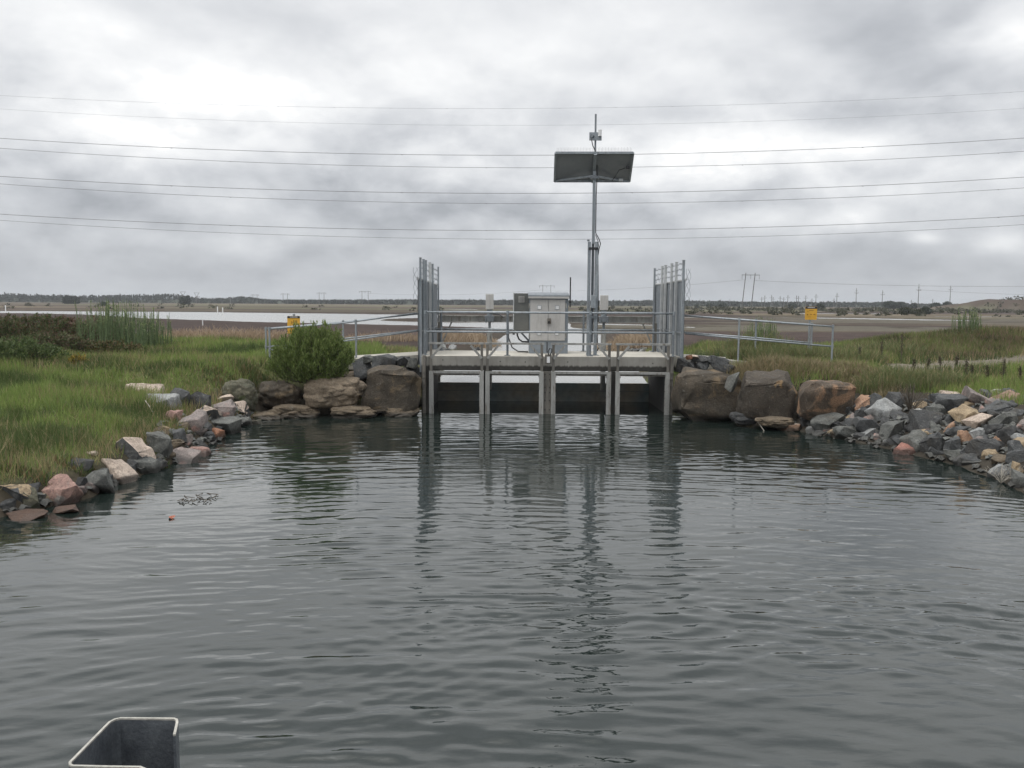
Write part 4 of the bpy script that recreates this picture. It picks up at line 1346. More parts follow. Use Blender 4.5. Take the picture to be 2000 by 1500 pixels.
def fill_px(poly_pts, n, s0, s1):
    for i in range(n):
        a = rf_.random() * (len(poly_pts) - 1); j = int(a); k = a - j
        p, q = poly_pts[j], poly_pts[j + 1]
        px = p[0] + (q[0] - p[0]) * k; y0 = p[1] + (q[1] - p[1]) * k; y1 = p[2] + (q[2] - p[2]) * k
        h_ = hit(px, rf_.uniform(y0, y1))
        s = rf_.uniform(s0, s1)
        filler(h_[0], h_[1] + .1, h_[2] - s * .05, s, rf_.choice(['dark', 'dark', 'slate', 'slate', 'grey', 'brown', 'pinkgrey', 'tan', 'pale']))


fill_px([(1580, 805, 842), (1680, 790, 862), (1780, 785, 880), (1880, 775, 905), (2000, 775, 952), (2120, 785, 1000), (2600, 840, 1220)], 165, .24, .44)
fill_px([(290, 840, 925), (380, 800, 885), (440, 800, 852), (485, 800, 822)], 26, .16, .30)
fill_px([(0, 965, 1008), (120, 960, 975), (240, 915, 945), (320, 890, 908)], 20, .16, .30)
fill_px([(1325, 718, 728), (1420, 715, 730)], 8, .15, .28)
for i in range(16):     # rocky rear edge of the channel seen over the deck
    x = rf_.uniform(-3.0, -1.4) if i % 2 else rf_.uniform(4.0, 5.6)
    y = rf_.uniform(33, 38)
    filler(x, y, max(Hs(x, y), WL - .05) + .04, rf_.uniform(.25, .55), rf_.choice(['slate', 'grey', 'dark', 'pale']))

# small rubble between the stones
def rubble(name, label, strips, seed):
    r_ = random.Random(seed); m_ = MB()
    for pts, n in strips:
        for i in range(n):
            a = r_.random() * (len(pts) - 1); j = int(a); k = a - j
            p, q = pts[j], pts[j + 1]
            h_ = hit(p[0] + (q[0] - p[0]) * k, r_.uniform(p[1] + (q[1] - p[1]) * k, p[2] + (q[2] - p[2]) * k))
            s = r_.uniform(.035, .085)
            rt = Matrix.Rotation(r_.uniform(0, 6.28), 3, 'Z') @ Matrix.Rotation(r_.uniform(-.6, .6), 3, 'X')
            vs = []
            for v in ((1, 0, 0), (-1, 0, 0), (0, 1, 0), (0, -1, 0), (0, 0, .7), (0, 0, -.7), (.6, .6, .4), (-.6, .6, .4), (.6, -.6, .4), (-.6, -.6, .4)):
                w_ = rt @ (Vector(v) * s * r_.uniform(.8, 1.3))
                vs.append((h_[0] + w_.x, h_[1] + w_.y, h_[2] + w_.z + s * .2))
            m_.add(vs, [(4, 6, 0, 8), (4, 8, 3, 9), (4, 9, 1, 7), (4, 7, 2, 6), (5, 0, 6, 2), (5, 2, 7, 1), (5, 1, 9, 3), (5, 3, 8, 0)])
    tag(m_.build(name, RK['grey'], loc=(0, 14, 0)), label, 'rubble', kind='stuff')


rubble('rubble', 'small rubble between the stones of both banks', [([(1580, 815, 850), (1680, 790, 870), (1780, 785, 888), (1880, 775, 912), (2000, 775, 962), (2120, 785, 1010), (2600, 830, 1230)], 640),
       ([(290, 840, 930), (380, 800, 890), (440, 800, 856), (485, 800, 826)], 130), ([(0, 1000, 1012), (120, 965, 980), (240, 920, 948), (320, 885, 912)], 40)], 5)


# ------------------------------------------------------------------ vegetation
def blades(name, X, Y, h, wd, cols, lean=.35, segs=1, parent=None, loc=None, base=None, bend=.5, kind='stuff', label=None, cat=None):
    n = len(X)
    z = H(X, Y) - .02 if base is None else base
    ang = rng.random(n) * 2 * math.pi
    la = rng.random(n) * 2 * math.pi
    ll = np.abs(rng.normal(0, lean, n)) * h
    ax, ay = np.cos(ang) * wd / 2, np.sin(ang) * wd / 2
    lx, ly = np.cos(la) * ll, np.sin(la) * ll
    if segs == 1:
        Vv = np.stack([np.c_[X - ax, Y - ay, z], np.c_[X + ax, Y + ay, z], np.c_[X + lx, Y + ly, z + h]], 1).reshape(-1, 3)
        F_ = np.arange(3 * n).reshape(-1, 3)
        cc = np.repeat(cols, 3, 0)
    else:
        mx_, my_ = X + lx * .35, Y + ly * .35
        Vv = np.stack([np.c_[X - ax * .8, Y - ay * .8, z], np.c_[X + ax * .8, Y + ay * .8, z], np.c_[mx_ + ax, my_ + ay, z + h * .55], np.c_[mx_ - ax, my_ - ay, z + h * .55],
                       np.c_[X + lx, Y + ly, z + h * (1 - .15 * rng.random(n))]], 1).reshape(-1, 3)
        b = np.arange(n)[:, None] * 5
        F_ = [b + np.array([[0, 1, 2, 3]]), b + np.array([[3, 2, 4]])]
        cc = np.repeat(cols, 5, 0)
    o = npmesh(name, Vv, F_, M['leaf'], cc, parent, loc)
    if label: tag(o, label, cat, kind=kind)
    return o


def grass_cols(X, Y, dryness=0):
    n = len(X)
    f1 = fbm(X * .9 + 3, Y * .9, 4); f2 = fbm(X * .2, Y * .2 + 8, 2)
    g = np.array([.150, .220, .056]); g2 = np.array([.25, .315, .095]); g3 = np.array([.060, .088, .032]); dry = np.array([.33, .265, .150])
    k = rng.random(n)[:, None]
    c = g + (g2 - g) * k
    a = sstep(.50, .60, f1)[:, None]
    c = c * (1 - a * .8) + g3 * a * .8
    p = (rng.random(n) < np.clip(dryness + (f2 - .5) * .6 + sstep(.56, .66, fbm(X * 1.1 + 20, Y * 1.1, 3)) * .22, .03, .95))[:, None]
    c = np.where(p, dry * (.6 + .6 * k), c)
    return c * (.8 + .4 * rng.random(n)[:, None])


def scatter(n, x0, x1, y0, y1, keep):
    X = rng.uniform(x0, x1, n); Y = rng.uniform(y0, y1, n)
    # equal density on screen: thin out with distance
    k = rng.random(n) < np.clip((17.0 / Y) ** 1.6, .12, 1)
    X, Y = X[k], Y[k]
    k = (X / Y > -.74) & (X / Y < 1.05)
    X, Y = X[k], Y[k]
    z, d, dl = H(X, Y, True)
    m = keep(X, Y, z, d, dl)
    return X[m], Y[m], d[m]


# left bank
X_, Y_, d_ = scatter(520000, -22, -2.1, 9, 34, lambda X, Y, z, d, dl: (d > .22 + rng.random(len(X)) * .35 + (Y > 18) * .5) & (dl > .7) & (z > .25) & ~((Y < 19.9) & (Y > 17.9) & (X > -5.9)) & ~((X > SL - 2.9) & (Y > 20.05) & (Y < 21.95)))
dr = sstep(1.3, .4, d_) * .5 + .03 + sstep(-6, -3, X_) * sstep(24, 28, Y_) * .25
h_ = (.10 + .16 * rng.random(len(X_))) * (.35 + 1.3 * fbm(X_ * 1.5, Y_ * 1.5, 3))
blades('grass', X_, Y_, h_, (.007 + .011 * rng.random(len(X_))) * np.clip(Y_ / 14, .8, 1.8), grass_cols(X_, Y_, dr), .45,
       label='green meadow grass covering the left bank', cat='grass')
# right bank
def kr(X, Y, z, d, dl):
    tr = np.exp(-((Y - (17.4 + (X - 7.5) * .42 + 1.6)) / 1.15) ** 2) * sstep(7.6, 9.0, X)
    return (d > 1.9 + rng.random(len(X)) * .4 - (Y > 18) * 1.0) & (dl > .7) & (z > .5) & (rng.random(len(X)) > tr * 1.25) & ~((X < SR + 2.9) & (Y > 20.05) & (Y < 21.95)) & ~((X < 5.2) & (Y < 19.9))
X_, Y_, d_ = scatter(620000, 3.6, 26, 9, 34, kr)
dr = np.full(len(X_), .22) + sstep(12, 17, X_) * .2
h_ = (.10 + .17 * rng.random(len(X_))) * (.7 + .7 * fbm(X_ * .8, Y_ * .8, 2)) 
cc = grass_cols(X_, Y_, dr)
k = (sstep(9.5, 12, X_) * sstep(21, 23, Y_) * (.55 + .4 * sstep(.45, .6, fbm(X_ * .5, Y_ * .5 + 4, 3))))[:, None]
cc = cc * (1 - k) + cc * np.array([.56, .46, .62]) * k
blades('grass', X_, Y_, h_, np.full(len(X_), .012) * np.clip(Y_ / 14, .8, 1.8), cc, .45, label='mixed green and brown grass covering the right bank and mound', cat='grass')


def px_field(n, x0, x1, yfun0, yfun1):
    """ground points spread over a patch seen in the photograph"""
    out = []
    g = rng.random((n, 2))
    px = x0 + (x1 - x0) * g[:, 0]
    return px, g[:, 1]


# tawny grass tuft patch along the top of the right boulders
def patch(n, cx, cy, rx, ry, density_pow=1.0):
    a = rng.random(n) * 2 * math.pi; r = np.sqrt(rng.random(n)) ** density_pow
    return cx + rx * r * np.cos(a), cy + ry * r * np.sin(a)


def patchset(name, spots, label, cat, hh, ww, colf, lean=.5, segs=2):
    Xs, Ys, Hh, Cc = [], [], [], []
    for (px, py, D, rx, ry, n, hs) in spots:
        c = P(px, py, D)
        X, Y = patch(n, c[0], D, rx, ry, .8)
        Xs.append(X); Ys.append(Y)
        r = np.hypot((X - c[0]) / rx, (Y - D) / ry)
        Hh.append((hh[0] + (hh[1] - hh[0]) * rng.random(n)) * hs * (1.15 - .45 * r))
    X, Y, h = np.concatenate(Xs), np.concatenate(Ys), np.concatenate(Hh)
    return blades(name, X, Y, h, np.full(len(X), ww) * (.7 + .6 * rng.random(len(X))), colf(X, Y), lean, segs, label=label, cat=cat, loc=(float(X.mean()), float(Y.mean()), 1.0))


def mixcols(a, b, p, jit=.4):
    a, b = np.array(a), np.array(b)
    def f(X, Y):
        n = len(X); k = (rng.random(n) < p)[:, None]
        return np.where(k, b, a) * (1 - jit / 2 + jit * rng.random(n)[:, None])
    return f


patchset('dry_grass', [(1450, 720, 19.4, .5, .4, 1300, 1.0), (1500, 720, 19.3, .6, .45, 1700, 1.1), (1570, 722, 19.0, .6, .5, 1500, .9), (1640, 735, 18.6, .6, .5, 1500, .8),
                       (1700, 745, 18.0, .6, .5, 1300, .7), (1530, 735, 18.9, .8, .25, 900, .6), (1740, 762, 17.2, .4, .3, 500, .6)],
         'tawny dry grass hanging over the tops of the right boulders', 'dry grass', (.22, .5), .013, mixcols((.31, .25, .155), (.20, .185, .10), .45))
patchset('tall_grass', [(1500, 690, 20.9, 1.0, .6, 2200, 1.0), (1560, 690, 21.2, .9, .7, 1900, 1.1), (1400, 690, 22.6, 1.0, .7, 1800, .9), (1650, 700, 20.6, 1.0, .7, 2200, .9),
                        (1740, 765, 17.6, .7, .45, 1500, .9), (1800, 765, 17.2, .6, .4, 1300, .8), (1860, 762, 17.2, .6, .3, 900, .7), (1720, 700, 23, 1.2, .8, 1500, 1.0), (1480, 660, 24.6, 1.0, .6, 1500, 1.5)],
         'taller green grass and weeds around the right handrail', 'tall grass', (.25, .6), .013, mixcols((.135, .165, .068), (.24, .205, .11), .3))
patchset('pale_grass', [(360, 650, 42, 3.2, 1.8, 1500, 1.0), (440, 650, 43, 3.6, 1.8, 1900, 1.2), (520, 648, 44, 2.0, 1.8, 700, 1.0), (150, 632, 46, 3, 1.5, 900, 1.2), (760, 650, 44, 2.2, 1.5, 600, .9),
                        (905, 662, 43, 1.9, 3.0, 2200, 1.0), (1235, 672, 40, 1.8, 2.2, 1700, 1.0), (1260, 665, 44, 1.6, 2.0, 700, 1.0)],
         'straw-coloured reeds along the marsh edge behind the banks', 'reeds', (.35, .75), .03, mixcols((.30, .23, .155), (.36, .28, .20), .5))
patchset('shore_weeds', [(440, 745, 18.7, .5, .3, 450, .5), (475, 775, 18.3, .4, .2, 350, .55), (460, 790, 17.7, .3, .15, 260, .5), (500, 745, 19.4, .5, .3, 400, .7), (300, 925, 12.9, .3, .25, 260, .35), (60, 995, 10.6, .5, .1, 300, .4),
                         (380, 840, 15.6, .3, .25, 260, .35), (160, 960, 11.3, .35, .2, 300, .45), (340, 860, 14.6, .3, .2, 220, .35)],
         'dark green weeds growing between the left bank stones', 'weeds', (.18, .42), .014, mixcols((.085, .12, .042), (.20, .145, .075), .35))


# shrubs: stems and a crown of narrow leaves
def shrub(label, cx, cy, zb, rx, ry, hh, nshoot, nleaf, cols, leafL=.09, leafW=.016, name='shrub', cat='bush', group=None, upright=.5, seed=1, spike=0.0, lobes=1.0):
    r_ = np.random.default_rng(seed)
    t = thing(name, label, cat, (cx, cy, zb), group)
    st = MB(); pts_all = []; dirs = []
    for i in range(nshoot):
        a = r_.random() * 2 * math.pi; q = math.sqrt(r_.random())
        k = q * (1 + lobes * (.13 * math.sin(3 * a + seed) + .08 * math.sin(7 * a + 2 * seed)))
        top = np.array([cx + rx * k * math.cos(a), cy + ry * k * math.sin(a), zb + hh * (math.sqrt(max(0, 1 - k * k * .92)) * (.76 + .24 * r_.random() + spike * (r_.random() < .16) * r_.random()) + .02)])
        b0 = np.array([cx + rx * .14 * r_.normal(), cy + ry * .14 * r_.normal(), zb])
        mid = b0 + (top - b0) * .5 + np.array([(top[0] - cx) * .25, (top[1] - cy) * .25, -hh * .06 * k])
        P3 = [b0, (b0 + mid) / 2 + np.array([0, 0, -.01]), mid, (mid + top) / 2 + np.array([0, 0, hh * .03]), top]
        if i < 110: st.tube(P3, [.012, .010, .008, .005, .003], 4, cap=False)
        pts_all.append(P3)
    n = nleaf
    si = r_.integers(0, nshoot, n); s = 1 - r_.random(n) ** 1.6 * .78
    A = np.array(pts_all)                       # shoots, 5, 3
    f = np.clip(s * 4, 0, 3.999); j = f.astype(int); k = (f - j)[:, None]
    pos = A[si, j] * (1 - k) + A[si, np.minimum(j + 1, 4)] * k
    dr_ = A[si, 4] - A[si, 2]; dr_ /= np.linalg.norm(dr_, axis=1)[:, None] + 1e-9
    rnd = r_.normal(0, 1, (n, 3))
    v = dr_ * upright * 1.6 + rnd * .55 + np.array([0, 0, upright])
    v /= np.linalg.norm(v, axis=1)[:, None]
    sd = np.cross(v, r_.normal(0, 1, (n, 3))); sd /= np.linalg.norm(sd, axis=1)[:, None] + 1e-9
    L = leafL * (.6 + .8 * r_.random(n))[:, None]; Wd = leafW * (.7 + .6 * r_.random(n))[:, None]
    pos = pos + r_.normal(0, .022, (n, 3))
    pos[:, 2] = np.maximum(pos[:, 2], zb - .05)
    Vv = np.stack([pos, pos + v * L * .45 + sd * Wd, pos + v * L, pos + v * L * .45 - sd * Wd], 1).reshape(-1, 3)
    F_ = np.arange(4 * n).reshape(-1, 4)
    ca, cb_, p = cols
    c = np.where((r_.random(n) < p)[:, None], np.array(cb_), np.array(ca)) * (.7 + .6 * r_.random(n))[:, None]
    st.build('stems', M['twig'], t)
    npmesh('foliage', Vv, F_, M['leaf'], np.repeat(c, 4, 0), t)
    return t


c = P(604, 745, 18.9)
shrub('dense rounded green willow-like bush on the boulders left of the sluice', c[0], 19.2, .72, 1.0, .75, 1.30, 460, 36000, ((.120, .170, .048), (.20, .245, .082), .4), .066, .0085, name='bush', seed=4, spike=.24, upright=.85, lobes=.3)
for i, (px, D, zb, rx, hh, col, lb) in enumerate([
    (60, 23.5, 1.25, 1.9, .9, ((.085, .105, .045), (.14, .095, .060), .35), 'dark brushy shrub at the left frame edge'),
    (-70, 22.5, 1.25, 1.8, .9, ((.08, .105, .042), (.13, .09, .055), .3), 'green shrub mostly cut off by the left frame edge'),
    (150, 24.5, 1.2, 1.6, .82, ((.11, .088, .058), (.17, .105, .080), .5), 'reddish brown shrub between the dark brush and tall reeds'),
    (95, 21.0, 1.15, 1.2, .62, ((.13, .10, .065), (.085, .11, .045), .5), 'low brownish shrub in front of the dark brush'),
    (20, 19.2, 1.05, 1.2, .55, ((.075, .11, .040), (.115, .145, .055), .4), 'low dark green shrub near the left frame edge'),
    (215, 21.5, 1.1, .95, .38, ((.12, .09, .045), (.075, .095, .035), .5), 'low tawny weed mound in front of the tall reeds'),
    (150, 19.0, 1.05, .22, .28, ((.28, .20, .04), (.16, .15, .04), .5), 'small yellow-flowered weed in the grass')]):
    q = P(px, 650, D)
    shrub(lb, q[0], D, Hs(q[0], D) - .05, rx, rx * .8, hh * (1.0), 160, int(9000 * rx * .8) if rx > .5 else 500, col, .07, .014, group='shrubs on the left bank', seed=20 + i, upright=.3)


# tall reed clump on the left bank
def reed_clump(label, px0, px1, D, n, hs, seed, name='reed_clump'):
    r_ = np.random.default_rng(seed)
    c = P((px0 + px1) / 2, 650, D)
    xa, xb = P(px0, 650, D)[0], P(px1, 650, D)[0]
    zb = Hs(c[0], D) - .05
    t = thing(name, label, 'reeds', (c[0], D, zb))
    X = r_.uniform(xa, xb, n); Y = r_.normal(D, .45, n)
    zz_ = H(X, Y) - .05
    env = np.clip(1 - np.abs((X - c[0]) / ((xb - xa) / 2)) ** 3 * .3, .3, 1) * (.78 + .3 * fbm(X * 1.6 + seed, Y * 0 + 1, 2))
    h = hs * env * (.60 + .45 * r_.random(n) ** 1.5)
    lx, ly = r_.normal(0, .06, n) * h, r_.normal(0, .06, n) * h
    w_ = .011
    Vs = np.stack([np.c_[X - w_, Y, zz_], np.c_[X + w_, Y, zz_], np.c_[X + lx + w_ * .4, Y + ly, zz_ + h], np.c_[X + lx - w_ * .4, Y + ly, zz_ + h]], 1).reshape(-1, 3)
    cs = np.array([.125, .170, .085]) * (.7 + .6 * r_.random(n))[:, None]
    npmesh('stalks', Vs, np.arange(4 * n).reshape(-1, 4), M['leaf'], np.repeat(cs, 4, 0), t)
    m = n * 16
    si = r_.integers(0, n, m); s = r_.random(m) ** .7
    pos = np.c_[X[si] + lx[si] * s, Y[si] + ly[si] * s, zz_[si] + h[si] * s]
    v = r_.normal(0, .55, (m, 3)) + np.array([0, 0, .9]); v /= np.linalg.norm(v, axis=1)[:, None]
    sdv = np.cross(v, r_.normal(0, 1, (m, 3))); sdv /= np.linalg.norm(sdv, axis=1)[:, None]
    L = .10 * (.5 + r_.random(m))[:, None]
    Vv = np.stack([pos - sdv * .006, pos + sdv * .006, pos + v * L], 1).reshape(-1, 3)
    top = (s > .8)[:, None]
    c2 = np.where(top, np.array([.22, .265, .12]), np.array([.135, .185, .090])) * (.7 + .6 * r_.random(m))[:, None]
    npmesh('leaves', Vv, np.arange(3 * m).reshape(-1, 3), M['leaf'], np.repeat(c2, 3, 0), t)
    return t


reed_clump('tall feathery green reeds standing above the left marsh edge', 172, 318, 23.5, 300, 1.38, 5)
reed_clump('slender pale green reeds behind the right handrail', 1455, 1515, 25.5, 110, 1.15, 6)
reed_clump('pale green reeds on the far side of the right mound', 1870, 1905, 28.5, 60, .95, 7)
reed_clump('dark green rushes just right of the right screen', 1345, 1385, 23.0, 220, .62, 8)


# dark seed stalks on the right track
def stalk(label, px, D, h, seed):
    r_ = random.Random(seed)
    q = P(px, 700, D); zb = Hs(q[0], D) - .03
    t = thing('seed_stalk', label, 'weed stalk', (q[0], D, zb), 'dark seed stalks beside the gravel track')
    m_ = MB(); tip = (q[0] + r_.uniform(-.04, .04), D, zb + h)
    m_.tube([(q[0], D, zb), (q[0] + r_.uniform(-.02, .02), D, zb + h * .5), tip], [.01, .008, .004], 5)
    m_.build('stem', M['twig'], t)
    n = 170
    s = np.random.default_rng(seed).random(n) ** .8
    g = np.random.default_rng(seed + 1)
    pos = np.c_[q[0] + (tip[0] - q[0]) * (.35 + .65 * s), np.full(n, D), zb + h * (.35 + .65 * s)] + g.normal(0, .019, (n, 3))
    v = g.normal(0, 1, (n, 3)); v /= np.linalg.norm(v, axis=1)[:, None]
    u = np.cross(v, g.normal(0, 1, (n, 3))); u /= np.linalg.norm(u, axis=1)[:, None]
    Vv = np.stack([pos, pos + v * .03, pos + u * .02], 1).reshape(-1, 3)
    cc = np.repeat(np.array([.095, .082, .055]) * (.6 + .8 * g.random(n))[:, None], 3, 0)
    npmesh('seed_head', Vv, np.arange(3 * n).reshape(-1, 3), M['leaf'], cc, t)


for i, (px, D, h) in enumerate([(1722, 20.6, .55), (1760, 20.8, .75), (1676, 20.4, .45), (1786, 18.8, .3), (1837, 18.4, .42), (1889, 18.0, .5), (1902, 18.1, .36), (1932, 17.6, .4), (1960, 17.4, .55), (1868, 19.2, .32), (1812, 19.0, .3), (1995, 17.0, .42)]):
    stalk(['shortest-spaced dark seed stalk nearest the right handrail end', 'tallest dark seed stalk, at the left end of the gravel track', 'thin dark stalk just right of the last handrail post',
           'small dark stalk on the green verge above the dead plant', 'dark stalk near the middle of the gravel track', 'bushy dark stalk, left of a close pair on the track', 'shorter dark stalk, right of a close pair on the track',
           'stubby dark stalk in front of the track', 'tall dark stalk near the right frame edge', 'faint stalk on the far edge of the gravel track', 'faint low stalk left of the middle of the track', 'dark stalk at the very right frame edge'][i], px, D, h, 60 + i)


# twiggy dead plant among the right stones, sticks in the water
def twigs(name, label, cat, base, n, h, spread, seed, m='twig', r=.006):
    r_ = random.Random(seed); m_ = MB()
    for i in range(n):
        a = r_.random() * 6.28; k = r_.random() ** .6
        tx, ty = math.cos(a) * spread * k, math.sin(a) * spread * k
        b = Vector(base); hh = h * r_.uniform(.55, 1)
        p2 = b + Vector((tx, ty, hh)); p1 = b + Vector((tx * .35, ty * .35, hh * .5))
        m_.tube([b, p1, p2], [r, r * .8, r * .4], 4, cap=False)
        for j in range(3):
            s = b.lerp(p2, r_.uniform(.4, .9))
            m_.tube([s, s + Vector((r_.uniform(-.1, .1), r_.uniform(-.1, .1), r_.uniform(.05, .14)))], [r * .5, r * .25], 3, cap=False)
    return tag(m_.build(name, M[m], loc=base), label, cat)


q = hit(1778, 812)
twigs('dead_plant', 'leafless twiggy dead plant among the right bank stones', 'dead plant', (q[0], q[1], q[2]), 46, .62, .36, 3)
q = hit(1955, 945)
twigs('dead_plant', 'tangle of bare twigs at the lower right waterline', 'dead plant', (q[0], q[1], q[2]), 16, .25, .3, 5, 'pale_stick', .005)
for a, b, D, lb in (((1475, 818), (1496, 840), 17.3, 'pale stick poking out of the water below the dark boulder'), ((285, 823), (300, 845), 15.4, 'bleached stick lying in the grass above the left stones')):
    p0, p1 = P(*a, D), P(*b, D - .25)
    if lb.startswith('bleached'):
        p0[2] = Hs(p0[0], p0[1]) + .16; p1[2] = Hs(p1[0], p1[1]) + .03
    else:
        p1[2] = -.05
    tag(MB().tube([p0, (np.array(p0) + p1) / 2 + np.array([0, 0, .01]), p1], .009, 6).build('stick', M['pale_stick'], loc=tuple(p1)), lb, 'stick')
# floating bits
fl = G(335, 1012)
me_ = MB().add([(fl[0] + math.cos(a) * .035 * (1 + .25 * math.sin(3 * a)), fl[1] + math.sin(a) * .05, .014 + .012 * math.sin(2 * a)) for a in np.linspace(0, 6.28, 13)[:-1]] + [(fl[0], fl[1], .03)],
               [(i, (i + 1) % 12, 12) for i in range(12)])
tag(me_.build('floating_leaf', M['leafred'], loc=(fl[0], fl[1], 0)), 'small red leaf floating on the water near the left bank', 'leaf')
m_ = MB(); r_ = random.Random(4)
f0 = G(385, 975)
for i in range(16):
    a = Vector((f0[0] + r_.uniform(-.18, .22), f0[1] + r_.uniform(-.22, .22), .006))
    m_.tube([a, a + Vector((r_.uniform(-.06, .06), r_.uniform(-.03, .03), .03)), a + Vector((r_.uniform(-.09, .09), r_.uniform(-.05, .05), .004))], .005, 4)
tag(m_.build('floating_weed', M['twig'], loc=(f0[0], f0[1], 0)), 'scatter of dark weed bits floating near the left bank', 'water weed', kind='stuff')

# ------------------------------------------------------------------ distance: woods, trees, poles, cables
def crown_tris(cx, cy, zb, w_, h, n, r_, conifer=False, size=1.0):
    s = r_.random(n)
    zc = s * h
    if conifer: rad = w_ * (1 - s * .88) * np.sqrt(r_.random(n))
    else:
        e = np.sqrt(np.clip(1 - (2 * s - .9) ** 2 * .8, .05, 1)); rad = w_ * e * r_.random(n) ** .45
    a = r_.random(n) * 2 * math.pi
    p = np.c_[cx + rad * np.cos(a), cy + rad * np.sin(a), zb + zc]
    v1 = r_.normal(0, size, (n, 3)); v2 = r_.normal(0, size, (n, 3))
    return np.stack([p - v1 * .5, p + v1 * .5, p + v2 * .8], 1).reshape(-1, 3)


def woods():
    r_ = np.random.default_rng(11)
    top_px = [(-400, 576), (0, 573), (150, 577), (350, 574), (385, 583), (440, 583), (470, 578), (520, 585), (600, 586), (800, 585), (1000, 586), (1200, 588), (1300, 586), (1450, 589), (1600, 590), (1720, 590), (1800, 594), (2000, 596), (2400, 598)]
    Vv, Cc = [], []
    for row, (Dr, f) in enumerate(((640, 1.0), (665, .97), (700, .95))):
        px = -420.0
        while px < 2420:
            t_ = np.interp(px, [a for a, b in top_px], [b for a, b in top_px])
            D = Dr + r_.normal(0, 8)
            c = P(px, t_, D)
            h = max(2.5, c[2] - .5) * r_.uniform(.78, 1.06) * f
            con = px < 360 and r_.random() < .75
            w_ = h * (.22 if con else .45) * r_.uniform(.8, 1.3)
            n = int(70 + h * 9)
            Vv.append(crown_tris(c[0], D, .4, w_, h, n, r_, con, .55 if con else .75))
            base = np.array([.026, .036, .024]) * r_.uniform(.75, 1.35) * np.array([r_.uniform(.9, 1.2), 1, r_.uniform(.9, 1.1)])
            Cc.append(np.repeat(base[None] * (.75 + .5 * r_.random(n))[:, None], 3, 0))
            px += max(4.0, w_ / D * F * 1.25) * r_.uniform(.7, 1.1)
    V_ = np.concatenate(Vv); C_ = np.concatenate(Cc)
    o = npmesh('woodland', V_, np.arange(len(V_)).reshape(-1, 3), M['leaf'], C_)
    tag(o, 'dark line of far-off woodland along the whole horizon', 'woodland', kind='stuff')
    # low understory that closes the foot of the wood
    m_ = MB()
    xs = np.linspace(-640, 640, 260)
    for i in range(259):
        x0, x1 = xs[i], xs[i + 1]
        h0, h1 = 2.2 + 1.6 * float(vn(x0 * .07, 3.0)), 2.2 + 1.6 * float(vn(x1 * .07, 3.0))
        m_.add([(x0, 645, .2), (x1, 645, .2), (x1, 652, h1), (x0, 652, h0), (x0, 700, h0), (x1, 700, h1)], [(0, 1, 2, 3), (3, 2, 5, 4)])
    o2 = m_.build('undergrowth', mottled('dark_undergrowth', (.022, .030, .019), (.045, .055, .034), .25, .95, 0, .5))
    tag(o2, 'dark scrub filling the foot of the far woodland', 'undergrowth', kind='stuff')


woods()


def far_tree(label, px, D, h, w_, seed, col=(.035, .048, .028), group='single trees standing before the woodland'):
    r_ = np.random.default_rng(seed)
    q = P(px, 600, D); zb = Hs(q[0], D) - .1
    t = thing('tree', label, 'tree', (q[0], D, zb), group)
    MB().tube([(q[0], D, zb), (q[0] + .1, D, zb + h * .35), (q[0], D, zb + h * .7)], [h * .03, h * .022, h * .01], 6).build('trunk', M['twig'], t)
    n = int(160 + 60 * w_)
    V_ = crown_tris(q[0], D, zb + h * .08, w_ / 2, h * .9, n * 2, r_, False, .10 * h + .12)
    n = n * 2
    cc = np.repeat(np.array(col) * (.65 + .7 * r_.random(n))[:, None], 3, 0)
    npmesh('crown', V_, np.arange(len(V_)).reshape(-1, 3), M['leaf'], cc, t)


for i, (px, D, h, w_, lb) in enumerate([
    (132, 420, 3.9, 5, 'dark bushy tree before the pines at far left'), (148, 420, 3.6, 4, 'dark bushy tree right beside another at far left'),
    (203, 300, 1.4, 2.0, 'tiny lone bush on the field beyond the tall reeds'), (358, 430, 4.0, 4, 'dark tree at the right end of the pines, left one of two'),
    (367, 430, 4.4, 3, 'dark tree at the right end of the pines, right one of two'), (1385, 420, 2.2, 3, 'small round tree just right of the right screen'),
    (1411, 400, 2.4, 3.6, 'round tree between the right screen and the twin poles'), (1548, 420, 2.5, 5, 'bushy tree left of the right warning sign'),
    (1602, 300, 2.2, 3, 'bushy tree touching the right edge of the warning sign'), (1738, 400, 3.6, 8, 'broad dark tree right of the third bare pole'),
    (1757, 400, 3.2, 6.5, 'broad dark tree immediately right of the widest one'), (1785, 400, 2.5, 3.6, 'dark tree just left of the tallest single pole'),
    (1828, 395, 2.5, 5, 'dark round tree between the two rightmost poles'), (1850, 395, 2.9, 4, 'dark tree at the foot of the rightmost pole'),
    (1770, 190, 1.5, 3.6, 'olive bush on the marsh below the broad trees'), (1795, 185, 1.1, 3.4, 'low olive bush below the tallest single pole'),
    (1808, 185, 1.6, 2.6, 'small dark bush in front of the reddish embankment foot'), (1361, 390, 1.4, 2, 'tiny dark bush beside the right screen')]):
    far_tree(lb, px, D, h, w_, 300 + i, (.05, .055, .03) if 'olive' in lb else (.033, .044, .027))
